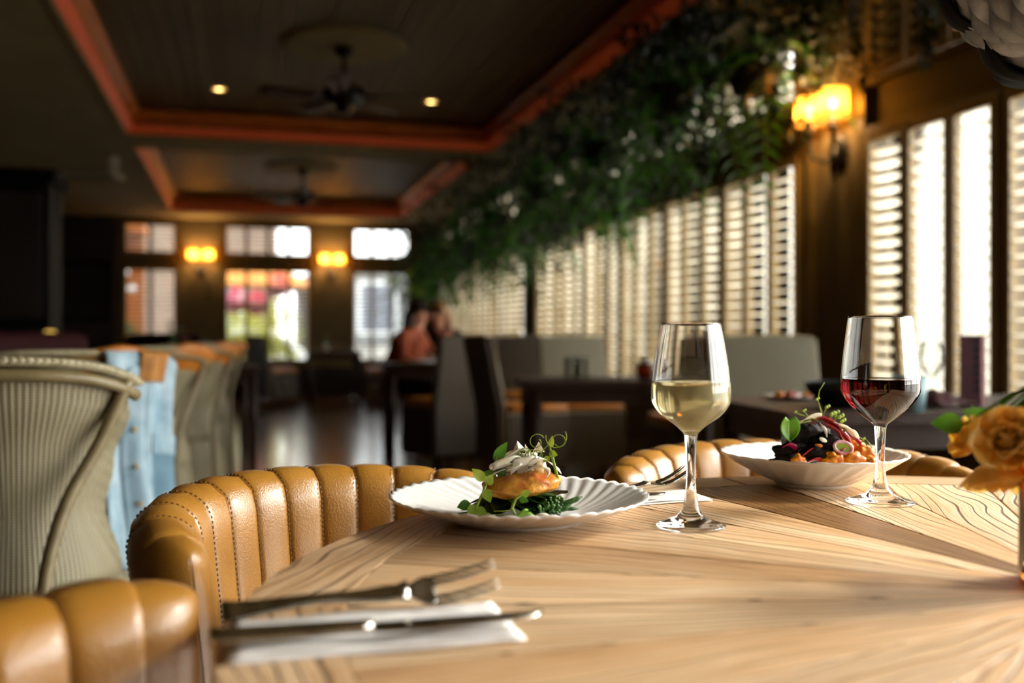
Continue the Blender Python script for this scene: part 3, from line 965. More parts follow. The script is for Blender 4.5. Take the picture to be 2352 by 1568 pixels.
# ------------------------------------------------------------------ cutlery on napkins
def napkin(label, c, ang, w, h, layers=3):
    t = thing('napkin', label, 'napkin', W(*c, TZ), -TH + ang, 'folded white napkins')
    m = MB()
    for k in range(layers):
        e = .004 * k
        def fn(i, j, k=k, e=e):
            x, y = (i - .5) * (w - e), (j - .5) * (h - e)
            return (x, y, .0012 + .0021 * k + .0011 * math.sin(x * 55 + k) * math.cos(y * 40 + k * 2))
        m.grid(fn, 26, 12)
    m.build('cloth', M['napkin'], t, solid=.0014)
    return t
def fork(label, loc, ang, pitch=0.0, L=.2, gname='forks', roll=0.0):
    t = thing('fork', label, 'fork', loc, 0, gname)
    t.rotation_euler = (roll, pitch, -TH + ang)
    # x along the fork, handle at -x, tines at +x
    h = MB()
    pts, ws = [], []
    for i in range(17):
        u = i / 16
        x = -L * .56 + u * L * .80
        z = .003 + .006 * math.sin(PI * min(1, u * 1.0)) ** 2 + (.006 * max(0, u - .7) / .3)
        w = .0105 - .0060 * math.sin(PI * min(1, u * .95)) ** .8 if u < .9 else .0045 + (u - .9) * .05
        pts.append((x, z)); ws.append(max(.0027, w))
    v, f = [], []
    for (x, z), w in zip(pts, ws):
        v += [(x, -w, z), (x, w, z), (x, w * .8, z + .0024), (x, -w * .8, z + .0024)]
    for i in range(16):
        for k in range(4):
            f.append((4 * i + k, 4 * i + (k + 1) % 4, 4 * i + 4 + (k + 1) % 4, 4 * i + 4 + k))
    f += [(3, 2, 1, 0), (64, 65, 66, 67)]
    h.add(v, f)
    h.build('handle', M['steel'], t, fixn=True)
    x0, z0 = pts[-1]
    hd = MB()
    def fh(i, j):
        y = (j - .5) * (.009 + .0155 * min(1, i * 1.7))
        return (x0 + i * .022, y, z0 - .004 * math.sin(i * 1.5) + 0.10 * y * y * 20)
    hd.grid(fh, 7, 7)
    hd.build('head', M['steel'], t, solid=.0016)
    for k in range(4):
        y = (-.0115, -.0062, .0062, .0115)[k]
        tp = [(x0 + .021 + s * .046, y, z0 - .004 * math.sin(1.5) + .0005 + .016 * s ** 1.6) for s in (0, .25, .5, .75, 1)]
        MB().tube(tp, [.0020, .0019, .0018, .0015, .0009], 6).build('tine', M['steel'], t)
    return t
def knife(label, loc, ang, L=.225):
    t = thing('table_knife', label, 'knife', loc, -TH + ang)
    hm = MB()
    v, f = [], []
    n = 12
    for i in range(n + 1):
        u = i / n
        x = -L * .5 + u * L * .46
        w, hh = .0105 - .003 * u, .0062 - .0020 * u
        for k in range(8):
            a = 2 * PI * k / 8
            v.append((x, w * math.cos(a), .006 + hh * math.sin(a)))
    for i in range(n):
        for k in range(8):
            f.append((8 * i + k, 8 * i + (k + 1) % 8, 8 * i + 8 + (k + 1) % 8, 8 * i + 8 + k))
    f += [tuple(range(8))[::-1], tuple(range(8 * n, 8 * n + 8))]
    hm.add(v, f).build('handle', M['steel'], t)
    b = MB()
    up_, lo = [], []
    for i in range(15):
        u = i / 14
        x = -L * .04 + u * L * .54
        up_.append((x, .007 - .002 * u ** 3, .0052)); lo.append((x, -.0135 * math.sin(PI * (.25 + .75 * u)) ** .5 if u < .999 else .004, .0046))
    k = len(up_)
    b.add(up_ + lo, [(i, i + 1, k + i + 1, k + i) for i in range(k - 1)])
    b.build('blade', M['steel'], t, solid=.0014)
    return t
# front setting
napkin('folded white napkin under knife and fork, nearest the camera', (-.098, .700), .27, .20, .085)
fork('blurred steel fork lying on the nearest napkin, tines raised', W(-.118, .738, TZ + .0125), .30, -.02, L=.168, roll=.75)
knife('blurred steel table knife lying on the nearest napkin', W(-.086, .676, TZ + .0085), .275, L=.228)
# setting behind the plate
napkin('small folded white napkin tucked behind the flat plate', (.168, 1.272), .35, .16, .07, 2)
fork('steel fork propped on the napkin behind the flat plate', W(.140, 1.268, TZ + .0075), .42, -.10, L=.16)
knife('steel knife blade on the napkin behind the flat plate', W(.115, 1.245, TZ + .0065), .12, L=.16)
# ------------------------------------------------------------------ food on the flat plate
M['crust'] = pmat('golden_crust', lin('#e9a63c'), lin('#b0581a'), 55, 0.42, bump=.8, bscale=160)
M['fennel'] = pmat('white_fennel', lin('#fbf6ea'), lin('#f4ead0'), 60, 0.35, sss=.3, transl=.25)
M['spinach'] = pmat('dark_spinach', lin('#1d4a14'), lin('#0e2c0a'), 60, 0.35, transl=.15)
M['shoot'] = pmat('pea_shoot_green', lin('#a8b63c'), lin('#7f9a2a'), 40, 0.45, transl=.35)
M['shootdark'] = pmat('pea_leaf_green', lin('#5d8a2a'), lin('#40701c'), 40, 0.45, transl=.35)
M['broc'] = pmat('broccoli_green', lin('#4d7a26'), lin('#27501a'), 120, 0.55, bump=.6, bscale=400)
M['avocado'] = pmat('light_green_wedge', lin('#8fc032'), lin('#6ca022'), 30, 0.4, transl=.2)
PC = W(*PL, TZ)
def here(base, x, d, z):            # point on a dish: side / ahead / up, measured from its centre
    return Vector((base.x + x * CT + d * ST, base.y - x * ST + d * CT, base.z + z))
rf = random.Random(21)
t = thing('fritter', 'golden brown fried fritter resting on the dark greens', 'fritter', here(PC, .002, .0, .040), -TH)
t.rotation_euler = (.05, -.10, -TH)
MB().ball((0, 0, 0), (.046, .035, .0145), 40, 24, .15, 4).build('crust', M['crust'], t)
# shaved fennel
t = thing('shaved_fennel', 'heap of shaved white fennel on top of the golden fritter', 'garnish', here(PC, .006, 0, .052), -TH)
for k in range(20):
    a = rf.choice((0, PI)) + rf.uniform(-1.1, 1.1)
    cx, cyy = rf.uniform(-.024, .026), rf.uniform(-.018, .018)
    L, wd = rf.uniform(.030, .056), rf.uniform(.006, .014)
    h0 = rf.uniform(.001, .013) + .006 * (1 - abs(cx) / .03)
    tw = rf.uniform(-.7, .7)
    m = MB()
    cu = rf.uniform(.4, 1.5)
    def fr(i, j):
        s = (i - .5)
        w_ = (j - .5) * wd * (1 - 1.2 * s * s)
        zz = h0 - .004 + .010 * (1 - (2 * s) ** 2) * cu + w_ * math.sin(tw + 2 * s)
        p = RZ(a) @ Vector((s * L, w_ * math.cos(tw + 2 * s) + .007 * math.sin(7 * s + tw), zz))
        return (cx + p.x, cyy + p.y, p.z)
    m.grid(fr, 14, 4)
    m.build('shaving', M['fennel'], t, solid=.0007)
for (x, z, rz) in ((-.006, .024, .3), (.016, .023, -.6), (.004, .021, 1.2)):
    MB().add([(-.008, 0, 0), (.009, 0, .002), (-.001, .003, .013), (-.002, -.004, .004)], [(0, 1, 2), (0, 3, 1), (1, 3, 2), (0, 2, 3)]).build('chip', M['fennel'], t, smooth=False, loc=(x, .004, z), rot=(0, 0, rz))
# wilted greens
t = thing('wilted_greens', 'bed of dark wilted spinach under the golden fritter', 'greens', here(PC, 0, 0, .006), -TH)
for k in range(46):
    a = rf.uniform(0, 2 * PI)
    r0, r1 = rf.uniform(0, .030), rf.uniform(.040, .062)
    z = rf.uniform(.001, .020)
    m = MB().leaf((r0 * math.cos(a), r0 * .75 * math.sin(a), z + .006), (r1 * math.cos(a + .2), r1 * .8 * math.sin(a + .2), max(.001, z * .7)), rf.uniform(.018, .03), curl=rf.uniform(-.15, .2))
    m.build('leaf', M['spinach'], t)
for k in range(5):
    a = 2.6 + k * .35
    MB().leaf((.03 * math.cos(a), .03 * math.sin(a), .004), (.072 * math.cos(a), .06 * math.sin(a), .002), .012, curl=.02).build('leaf', M['shootdark'], t)
# broccoli sprigs on the side of the bed
for k, (x, d, z, tx, tz) in enumerate([(.030, -.020, .010, .052, .018), (.036, -.012, .014, .060, .012), (.024, -.026, .006, .050, .005), (.032, -.03, .008, .046, -.001)]):
    t = thing('broccoli_sprig', ['broccoli sprig with green florets under the fritter, uppermost of the sprigs', 'broccoli sprig with its tip pointing out over the plate', 'broccoli sprig lying lowest against the plate', 'small pale broccoli sprig at the front of the plate of greens'][k], 'broccoli', here(PC, x, d, z), -TH, 'broccoli sprigs on the flat plate')
    dx, dz = tx - x, tz - z + .002
    MB().tube([(-.018, .006, 0), (0, 0, 0), (dx, -.002, dz * .5), (dx * 1.3, 0, dz)], [.0028, .003, .0024, .001], 7).build('stalk', M['broc'], t)
    m = MB()
    for q in range(46):
        m.ball((rf.uniform(-.010, .014), rf.uniform(-.009, .007), rf.uniform(.001, .013)), rf.uniform(.0013, .0026), 6, 4)
    tag(m.build('florets', M['broc'], t), kind='stuff')
t = thing('bean_pod', 'pointed green bean tip sticking out over the white plate', 'bean', here(PC, .052, -.004, .018), -TH)
MB().tube([(-.014, 0, -.004), (0, 0, 0), (.014, .002, .005), (.021, .003, .008)], [.002, .0036, .003, .0004], 8).build('pod', M['broc'], t)
t = thing('avocado_wedge', 'bright green avocado wedge at the front of the greens', 'avocado wedge', here(PC, .006, -.047, .0075), -TH)
MB().add([(-.014, 0, 0), (.015, 0, 0), (.015, .012, 0), (-.014, .012, 0), (-.001, .001, .013), (.003, .009, .012)], [(0, 3, 2, 1), (0, 1, 4), (1, 2, 5, 4), (2, 3, 5), (3, 0, 4, 5)]).build('flesh', M['avocado'], t, smooth=False, bevel=.002)
t = thing('bean_white', 'small cream bean lying beside the avocado wedge', 'bean', here(PC, .026, -.046, .011), -TH)
t.name = 'cream_bean'
MB().ball((0, 0, 0), (.008, .005, .0042), 14, 10, .1).build('skin', M['fennel'], t)

def curl_pts(c, r, turns, ang0, plane=(1, 0, 0), up=(0, 0, 1), shrink=.75, n=34):
    P, U, c = Vector(plane).normalized(), Vector(up).normalized(), Vector(c)
    S = P.cross(U)
    o = []
    for i in range(n):
        u = i / (n - 1)
        a = ang0 + 2 * PI * turns * u
        q = r * (1 - shrink * u)
        o.append(c + P * (q * math.cos(a)) + U * (q * math.sin(a)) + S * (.004 * u))
    return o
def shoot(label, x, d, z, stemp, tendrils, leaves, sm='shoot'):
    t = thing('pea_shoot', label, 'pea shoot', here(PC, x, d, z), -TH, 'pea shoots on the flat plate')
    MB().tube(stemp, [.0017] * (len(stemp) - 1) + [.001], 7).build('stem', M[sm], t)
    for q in tendrils:
        MB().tube(q, .0006, 5).build('tendril', M[sm], t)
    for b, tip, w, mm in leaves:
        MB().leaf(b, tip, w, up=(0, -1, .3), curl=.12).build('leaf', M[mm], t)
shoot('tall pea shoot with curled tendrils standing over the fennel', .036, -.004, .052,
      [(.010, 0, -.012), (.006, 0, .004), (.002, 0, .020), (-.002, 0, .034)],
      [curl_pts((.006, 0, .042), .0125, .62, 2.6, (-1, 0, 0), shrink=.1), curl_pts((-.016, 0, .037), .0095, 1.05, .5, shrink=.55), curl_pts((-.022, 0, .020), .0085, 1.2, .4, shrink=.6), curl_pts((.010, 0, .037), .009, .9, PI, (1, 0, 0), (0, 0, -1), shrink=.4),
       [(-.002, 0, .034), (-.008, 0, .028), (-.014, 0, .018), (-.026, 0, .012), (-.034, .001, .004)]],
      [((-.002, 0, .024), (.008, -.003, .022), .009, 'shoot'), ((0, 0, .030), (.002, -.003, .044), .007, 'shoot'), ((-.001, 0, .02), (-.009, -.004, .014), .007, 'shoot')])
shoot('short pea shoot curling in a ring just above the fennel shavings', .012, -.004, .058,
      [(0, 0, -.004), (-.002, 0, .004), (-.004, 0, .010)],
      [curl_pts((-.006, 0, .017), .008, 1.7, -.3, shrink=.7), curl_pts((.008, 0, .016), .010, 1.1, 2.6, (1, 0, 0), (0, 0, 1), shrink=.65)],
      [((0, 0, .004), (.007, -.002, .011), .006, 'shoot')])
shoot('upright pea shoot with one oval leaf beside the fennel', -.026, -.004, .045,
      [(0, 0, -.010), (-.003, 0, .006), (-.002, 0, .018), (.001, 0, .028)],
      [[(-.001, 0, .014), (.006, -.002, .026), (.014, -.003, .024), (.018, 0, .017)]],
      [((-.002, 0, .020), (.012, -.003, .044), .013, 'shootdark'), ((0, 0, .004), (-.014, -.006, .010), .012, 'shootdark'), ((.002, 0, .004), (.011, -.007, .014), .012, 'shootdark')])
shoot('pea shoot drooping over the end of the fritter to the plate', -.042, -.026, .022,
      [(.006, -.004, .028), (.003, -.008, .016), (-.004, -.010, .002), (-.008, -.012, -.012)],
      [curl_pts((.006, -.02, -.012), .0055, 1.6, .3, shrink=.6), [(.0, -.01, -.010), (.016, -.014, -.010), (.030, -.014, -.009)]],
      [((.004, -.004, .026), (-.010, -.008, .040), .012, 'shoot'), ((.006, -.006, .022), (.012, -.012, .034), .011, 'shoot'), ((.004, -.008, .018), (.010, -.014, .004), .012, 'shoot'),
       ((-.004, -.01, 0), (-.016, -.014, -.012), .013, 'shoot'), ((-.006, -.01, -.002), (.006, -.016, -.014), .012, 'shoot'), ((-.012, 0, .0), (-.028, .0, -.004), .012, 'shootdark')])
shoot('pea shoot looping across the front of the dark greens', .000, -.042, .010,
      [(.010, -.002, -.004), (-.004, -.003, .002), (-.008, -.003, .010), (-.004, -.001, .020), (.004, 0, .025)],
      [[(-.008, -.003, .008), (-.018, -.003, .007), (-.028, -.003, .007)]],
      [((.003, 0, .024), (.012, -.002, .028), .009, 'shoot'), ((0, 0, .02), (.010, -.004, .018), .008, 'shootdark')])

# ------------------------------------------------------------------ food in the bowl
M['squash'] = pmat('roast_squash', lin('#de8a0c'), lin('#bb5a08'), 60, 0.5, bump=.5, bscale=200, spec=.3)
M['aubergine'] = pmat('charred_aubergine', lin('#0d0807'), lin('#21140e'), 60, 0.6, bump=.6, bscale=220, spec=.08)
M['pepper'] = pmat('red_pepper', lin('#c01218'), lin('#8c0a10'), 40, 0.3, coat=.4, transl=.1)
M['beet'] = pmat('pink_beet', lin('#c21a56'), lin('#8c0e3c'), 40, 0.35, transl=.2, coat=.2)
M['onion'] = pmat('pink_edged_onion', lin('#e9c8c0'), lin('#d77a98'), 70, 0.35, transl=.3)
BC = W(*BO, TZ)
def food(name, label, cat, x, d, z, r, mat, seed, group=None, rough=.35, part='flesh', rot=(0, 0, 0), dent=True):
    t = thing(name, label, cat, here(BC, x, d, z), 0, group)
    t.rotation_euler = (rot[0], rot[1], rot[2] - TH)
    MB().ball((0, 0, 0), r, 24, 16, rough, seed).build(part, mat, t)
    return t
sq = [(.012, -.052, .040, (.016, .013, .011)), (.036, -.048, .040, (.020, .014, .012)), (.060, -.030, .044, (.017, .016, .014)), (.050, -.012, .054, (.018, .014, .011)), (.032, -.024, .055, (.016, .013, .012)), (-.036, -.050, .038, (.010, .010, .010)), (.062, -.046, .036, (.014, .013, .011)), (.066, -.008, .046, (.010, .013, .014))]
sl = ['roast orange squash chunk at the front middle of the heap in the bowl', 'browned squash chunk in front of the heap, largest of the orange pieces', 'squash chunk on the side of the heap below the sprout stalks', 'squash chunk lying on top of the other orange pieces', 'squash chunk half under the pink onion ring', 'small orange squash bit on its own under the charred aubergine', 'squash chunk touching the bowl on the red wine side', 'squash chunk behind the others at the wine glass side of the heap']
for k, (x, d, z, r) in enumerate(sq):
    food('squash_chunk', sl[k], 'squash', x, d, z, r, M['squash'], k, 'roast squash in the bowl', .4)
au = [(-.018, -.016, .072, (.024, .018, .017)), (.006, -.026, .062, (.022, .018, .016)), (-.006, -.036, .049, (.022, .016, .013)), (-.046, -.024, .050, (.017, .012, .010)), (-.052, -.040, .038, (.020, .010, .007)), (.0, .012, .060, (.036, .028, .024))]
al = ['round charred aubergine piece highest on the dark side of the heap', 'charred aubergine piece in the middle of the heap', 'charred aubergine slice at the foot of the heap', 'small dark aubergine curl near the green heart leaf', 'flat charred aubergine slice leaning on the bowl', 'large dark aubergine piece at the core of the heap']
for k, (x, d, z, r) in enumerate(au):
    food('aubergine_chunk', al[k], 'aubergine', x, d, z, r, M['aubergine'], 20 + k, 'charred aubergine in the bowl', .4, 'skin')
def strip(name, label, cat, pts, w, mat, group, tw=0.6, part='flesh', th_=.0016):
    t = thing(name, label, cat, BC, -TH, group)
    P = [Vector(p) for p in pts]
    n = 22
    def at(u):
        q = u * (len(P) - 1); i = min(int(q), len(P) - 2); f_ = q - i
        p0, p1, p2, p3 = P[max(i - 1, 0)], P[i], P[i + 1], P[min(i + 2, len(P) - 1)]
        return .5 * (2 * p1 + (p2 - p0) * f_ + (2 * p0 - 5 * p1 + 4 * p2 - p3) * f_ ** 2 + (3 * p1 - p0 - 3 * p2 + p3) * f_ ** 3)
    def fn(i, j):
        p = at(i)
        a = tw * (i - .5) * 2 + .6
        ww = (j - .5) * w * (1 - .5 * (2 * i - 1) ** 4)
        return p + Vector((0, -math.cos(a), math.sin(a))) * ww
    MB().grid(fn, n, 4).build(part, mat, t, solid=th_)
    return t
st = [([(-.014, -.02, .083), (.002, -.024, .096), (.020, -.030, .088), (.032, -.036, .072)], .010), ([(.010, -.026, .084), (.026, -.034, .078), (.040, -.040, .062)], .008), ([(.004, -.03, .090), (.022, -.034, .080), (.030, -.042, .060)], .007),
      ([(-.036, -.044, .040), (-.020, -.046, .052), (-.006, -.044, .056)], .010), ([(.016, -.036, .064), (.026, -.044, .056), (.034, -.048, .052)], .011), ([(-.03, -.05, .036), (-.012, -.052, .042), (-.002, -.050, .040)], .008), ([(.012, -.010, .086), (.03, -.016, .080), (.046, -.020, .064)], .009)]
sl = ['broad red pepper ribbon arching over the top of the heap', 'red pepper ribbon sloping down towards the orange squash', 'thin red pepper ribbon hanging below the arching one', 'dull red pepper strip slanting beside the small squash bit', 'red pepper strip behind the onion ring', 'red pepper strip lowest in the bowl under the aubergine', 'red pepper strip behind the sprouts']
for k, (p, w) in enumerate(st):
    strip('pepper_strip', sl[k], 'pepper', p, w, M['pepper'], 'red pepper strips in the bowl')
for k, (p, w) in enumerate([([(-.052, -.030, .056), (-.044, -.036, .060), (-.034, -.038, .056)], .010), ([(.030, -.046, .058), (.022, -.05, .052), (.014, -.048, .05)], .010), ([(.040, -.036, .072), (.050, -.036, .066), (.056, -.034, .06)], .007)]):
    strip('beet_shred', ['bright pink beet shred below the green heart leaf', 'pink beet shred beside the onion ring', 'pink beet shred on the slope near the squash'][k], 'beetroot', p, w, M['beet'], 'pink beet shreds in the bowl')
t = thing('onion_ring', 'oval pink-edged onion ring leaning on the heap in the bowl', 'onion', here(BC, .026, -.050, .058), -TH)
t.rotation_euler = (1.15, .2, -TH)
m = MB()
m.grid(lambda i, j: ((.0125 + .0022 * math.cos(2 * PI * j)) * math.cos(2 * PI * i), (.0085 + .0022 * math.cos(2 * PI * j)) * math.sin(2 * PI * i), .002 * math.sin(2 * PI * j)), 26, 8, True, True)
m.build('ring', M['onion'], t)
MB().grid(lambda i, j: (.0115 * i * math.cos(2 * PI * j), .0078 * i * math.sin(2 * PI * j), 0), 4, 22, False, True).build('membrane', M['shoot'], t)
for k, p in enumerate([[(-.030, -.02, .086), (-.014, -.026, .097), (.004, -.026, .100)], [(.018, -.03, .092), (.034, -.034, .084), (.050, -.034, .070)], [(.030, -.03, .086), (.044, -.036, .078), (.052, -.038, .068)], [(.0, -.032, .090), (.006, -.036, .080), (.008, -.038, .070)]]):
    strip('radish_shaving', ['white radish shaving running up to the sprouts', 'white radish shaving on the squash side of the heap', 'thin radish shaving under another on the slope', 'short radish shaving hanging over the aubergine'][k], 'radish', p, .009, M['fennel'], 'white radish shavings in the bowl', 1.0, 'slice', .0008)
# green heart-shaped leaf
t = thing('sorrel_leaf', 'green heart-shaped leaf standing at the side of the heap', 'leaf', here(BC, -.043, -.040, .080), -TH)
M['sorrel'] = pmat('sorrel_green', lin('#7fae2c'), lin('#5d8f1e'), 30, 0.4, transl=.4)
for s in (-1, 1):
    m = MB()
    def hl(i, j, s=s):
        x = s * j * .014 * (math.sin(PI * min(1, .12 + i * .88)) ** .7)
        z = .014 - .028 * i + .006 * j * (1 - i)
        return (x - .002, -.006 * j * j + .002 * s, z)
    m.grid(hl, 12, 6)
    m.build('lobe', M['sorrel'], t, solid=.0006)
MB().tube([(-.002, .001, -.014), (0, .002, .0), (.003, .004, .014), (.008, .01, .006)], .0007, 5).build('vein', M['pepper'], t)
# cress sprouts
def cress(label, x, d, z, specs, group='cress sprouts on the heap in the bowl'):
    t = thing('cress_sprout', label, 'sprout', here(BC, x, d, z), -TH, group)
    for pts, lv in specs:
        MB().tube(pts, [.0008] * (len(pts) - 1) + [.0005], 5).build('stem', M['shoot'], t)
        e = Vector(pts[-1])
        for (dx, dz, sz) in lv:
            m = MB()
            for s in (-1, 1):
                m.ball((e.x + dx * .8 + s * sz * .26, e.y - .001 + s * .001, e.z + dz + sz * (.1 + .12 * s)), (sz * .36, .0008, sz * .34), 8, 6)
            m.build('leaf', M['shoot'], t)
cress('tallest cress sprout with a bare curved tip over the bowl', .006, -.022, .092,
      [([(0, 0, 0), (-.001, 0, .014), (-.006, 0, .028), (-.004, 0, .042), (.003, 0, .053)], []), ([(0, 0, .006), (-.004, 0, .020), (-.007, 0, .030)], [(0, 0, .006)]), ([(0, 0, .002), (.003, 0, .012), (.006, 0, .019)], [(.001, 0, .007)]), ([(0, 0, 0), (.012, 0, .004), (.018, 0, .010)], [(.002, .001, .008), (0, -.004, .004)])])
cress('cress sprout leaning towards the green heart leaf', -.010, -.024, .092,
      [([(.01, 0, 0), (0, 0, .004), (-.016, 0, .009), (-.022, 0, .012)], [(0, 0, .004)]), ([(.006, 0, .0), (-.006, 0, .008), (-.010, 0, .014)], [(0, 0, .006)]), ([(0, 0, 0), (-.010, 0, -.002), (-.018, 0, -.003)], [(0, 0, .006)])])
cress('low leafy cress sprout on the squash side of the heap', .018, -.026, .088,
      [([(0, 0, 0), (.006, 0, .008), (.012, 0, .010)], [(0, 0, .009), (.004, -.006, .008)]), ([(0, 0, 0), (.010, -.002, -.004), (.018, -.004, -.008)], [(0, 0, .008)]), ([(-.006, 0, .002), (-.003, -.002, .010), (0, -.002, .014)], [(0, 0, .008)]), ([(.004, 0, -.004), (.012, -.006, -.006), (.006, -.01, -.014)], [])])
cress('pale cress stalks hanging over the edge of the orange squash', .054, -.03, .060,
      [([(0, 0, 0), (.008, -.004, .008), (.014, -.006, .0), (.020, -.008, -.012)], []), ([(0, 0, .004), (.006, -.004, .004), (.012, -.01, -.008), (.016, -.012, -.020)], []), ([(-.01, 0, .006), (0, -.004, .010), (.004, -.006, .008)], [(0, 0, .005)])])
for k, (x, d, z) in enumerate([(.0, -.045, .068), (-.006, -.045, .060), (.006, -.05, .050)]):
    t = thing('almond_sliver', ['pale almond sliver under the radish shaving in the bowl', 'golden almond sliver on the charred aubergine', 'almond sliver low at the front of the heap'][k], 'almond', here(BC, x, d, z), -TH, 'almond slivers in the bowl')
    MB().ball((0, 0, 0), (.006, .0022, .0028), 10, 6, .2, k).build('skin', M['fennel'] if k == 0 else M['squash'], t, rot=(0, .5 - k * .4, 0))

# ------------------------------------------------------------------ amber bottle vase with yellow flowers
M['amber'] = glass_mat('amber_glass', (0.55, 0.20, 0.03, 1), 0.02)
VD = .85
VX = .47
vt = thing('bottle_vase', 'amber glass bottle vase at the frame edge holding yellow flowers', 'vase', W(VX, VD, TZ))
MB().lathe([(0, 0), (.030, 0), (.034, .004), (.034, .115), (.030, .135), (.014, .155), (.013, .185), (.016, .188), (.016, .192), (.0125, .192), (.011, .186), (.0118, .156), (.0275, .133), (.0315, .113), (.0315, .006), (0, .004)], 40).build('bottle', M['amber'], vt, fixn=True)
M['petal'] = pmat('yellow_petal', lin('#ffe48c'), lin('#ffd86a'), 30, 0.55, transl=.55)
M['petal2'] = pmat('amber_petal', lin('#ffeeb4'), lin('#ffe490'), 30, 0.55, transl=.55)
def bloom(label, c, face, size, stem_to, npet=9, seed=1):
    t = thing('yellow_flower', label, 'flower', c, 0, 'yellow flowers in the bottle vase')
    q = Vector(face).normalized().to_track_quat('Z', 'Y').to_matrix().to_4x4()
    rd = random.Random(seed)
    for ringi, (n, sc_, tilt) in enumerate(((npet, 1.0, .25), (npet - 2, .78, .75), (5, .5, 1.2))):
        for k in range(n):
            a = 2 * PI * k / n + ringi * .4 + rd.uniform(-.12, .12)
            L = size * sc_ * rd.uniform(.9, 1.1)
            tl = tilt + rd.uniform(-.15, .15)
            m = MB()
            def pf(i, j):
                w = (j - .5) * L * .95 * (math.sin(PI * (.10 + .80 * i)) ** .8)
                y = L * i
                rag = .05 * L * math.sin(j * 18 + k) * (i ** 3)
                bend = tl + .5 * i
                return RZ(a) @ Vector((w, (y + rag) * math.cos(bend) + .003, (y + rag) * math.sin(bend) * .8 + 3.5 * w * w / L * .5))
            m.grid(pf, 9, 7)
            m.build('petal', M['petal'] if (k + ringi) % 3 else M['petal2'], t, rot=q.to_euler(), solid=.0004)
    m = MB()
    for k in range(14):
        a = rd.uniform(0, 2 * PI); r_ = rd.uniform(0, .006)
        m.ball((r_ * math.cos(a), r_ * math.sin(a), .012), .0016, 6, 4)
    tag(m.build('stamens', M['petal'], t, rot=q.to_euler()), kind='stuff')
    d = Vector(stem_to) - Vector(c)
    side = Vector((0, 0, .02))
    MB().tube([(0, 0, 0), d * .35 + side, d * .75 + side, d], [.0018, .002, .002, .002], 6).build('stem', M['shootdark'], t)
    return t
neck = W(VX, VD, TZ + .165)
def atpx(px, py, d): return W((px - 1176) / 2287 * d, d, ZC + (771 - py) / 2287 * d)
bloom('big yellow flower facing the table, uppermost of those in the bottle vase', atpx(2312, 1012, .86), (-.55, -.75, .15), .034, neck, 9, 1)
bloom('drooping yellow flower hanging lowest over the table', atpx(2285, 1062, .88), (-.15, -.35, -1), .034, neck, 8, 5)
bloom('side-on yellow flower behind the big one in the vase', atpx(2240, 1015, .90), (-.9, .1, .35), .024, neck, 7, 9)
for k, (p0, p1, d, w) in enumerate([((2215, 975), (2140, 970), .90, .020), ((2290, 985), (2215, 940), .90, .022), ((2310, 985), (2290, 930), .88, .018), ((2330, 985), (2345, 935), .86, .016), ((2270, 1000), (2235, 930), .91, .010), ((2262, 985), (2255, 1050), .92, .013)]):
    t = thing('green_leaf', ['round green leaf at the end of the spray reaching furthest over the table', 'broad green leaf above the side-on yellow flower', 'green leaf above the big yellow flower', 'green leaf beside the bottle neck', 'narrow upright green leaf in the flower spray', 'green leaf hanging behind the drooping flower'][k], 'leaf', atpx(*p0, d), 0, 'leaves in the bottle vase')
    b = atpx(*p0, d)
    e = atpx(*p1, d) - b
    MB().leaf((0, 0, 0), e, w, up=(-.3, -1, .3), curl=.1, n=7).build('blade', M['garden'] if 'garden' in M else M['shootdark'], t)
    dn = neck - b
    MB().tube([(0, 0, 0), dn * .5 + Vector((0, 0, .012)), dn], .0013, 5).build('stem', M['shootdark'], t)

# ------------------------------------------------------------------ grey woven pendant over the table
M['weave'] = pmat('grey_woven_strip', lin('#84898f'), lin('#565a60'), 40, 0.45, bump=.6, bscale=90, tone=.3)
PX, PD, PZ, PR = .648, 1.17, 1.408, .128
pn = thing('pendant_lamp', 'grey basket-weave pendant shade with black lining hanging above the table', 'lamp', W(PX, PD, PZ), -TH)
tilt = Euler((-.75, .35, 0)).to_matrix().to_4x4()      # the shade hangs tipped
rows = 8
rp = random.Random(5)
for i in range(rows):
    th0, th1 = PI * .56 * i / rows + .10, PI * .56 * (i + 1.04) / rows + .10
    n = max(7, int(24 * math.sin((th0 + th1) / 2)))
    da = 2 * PI / n
    for k in range(n):
        R2 = RZ(2 * PI * k / n + (i % 2) * da / 2)
        jit = rp.uniform(-.0015, .0015)
        def sp2(u, v):
            th = th0 + (th1 - th0) * u
            a = (v - .5) * da * 1.0 + (u - .5) * da * .9
            bow = .010 * math.sin(PI * u) * (1 - (2 * v - 1) ** 2 * .7) - .010 * (v - .5) + jit
            R = PR - .004 + bow
            return tilt @ (R2 @ Vector((R * math.sin(th) * math.cos(a), R * math.sin(th) * math.sin(a), -R * math.cos(th))))
        MB().grid(sp2, 7, 6).build('strip', M['weave'], pn)
MB().lathe([(0, -PR + .012), (PR * .6, -PR * .72), (PR - .014, -.0), (PR - .012, .03)], 36, tilt).build('lining', M['black'], pn)
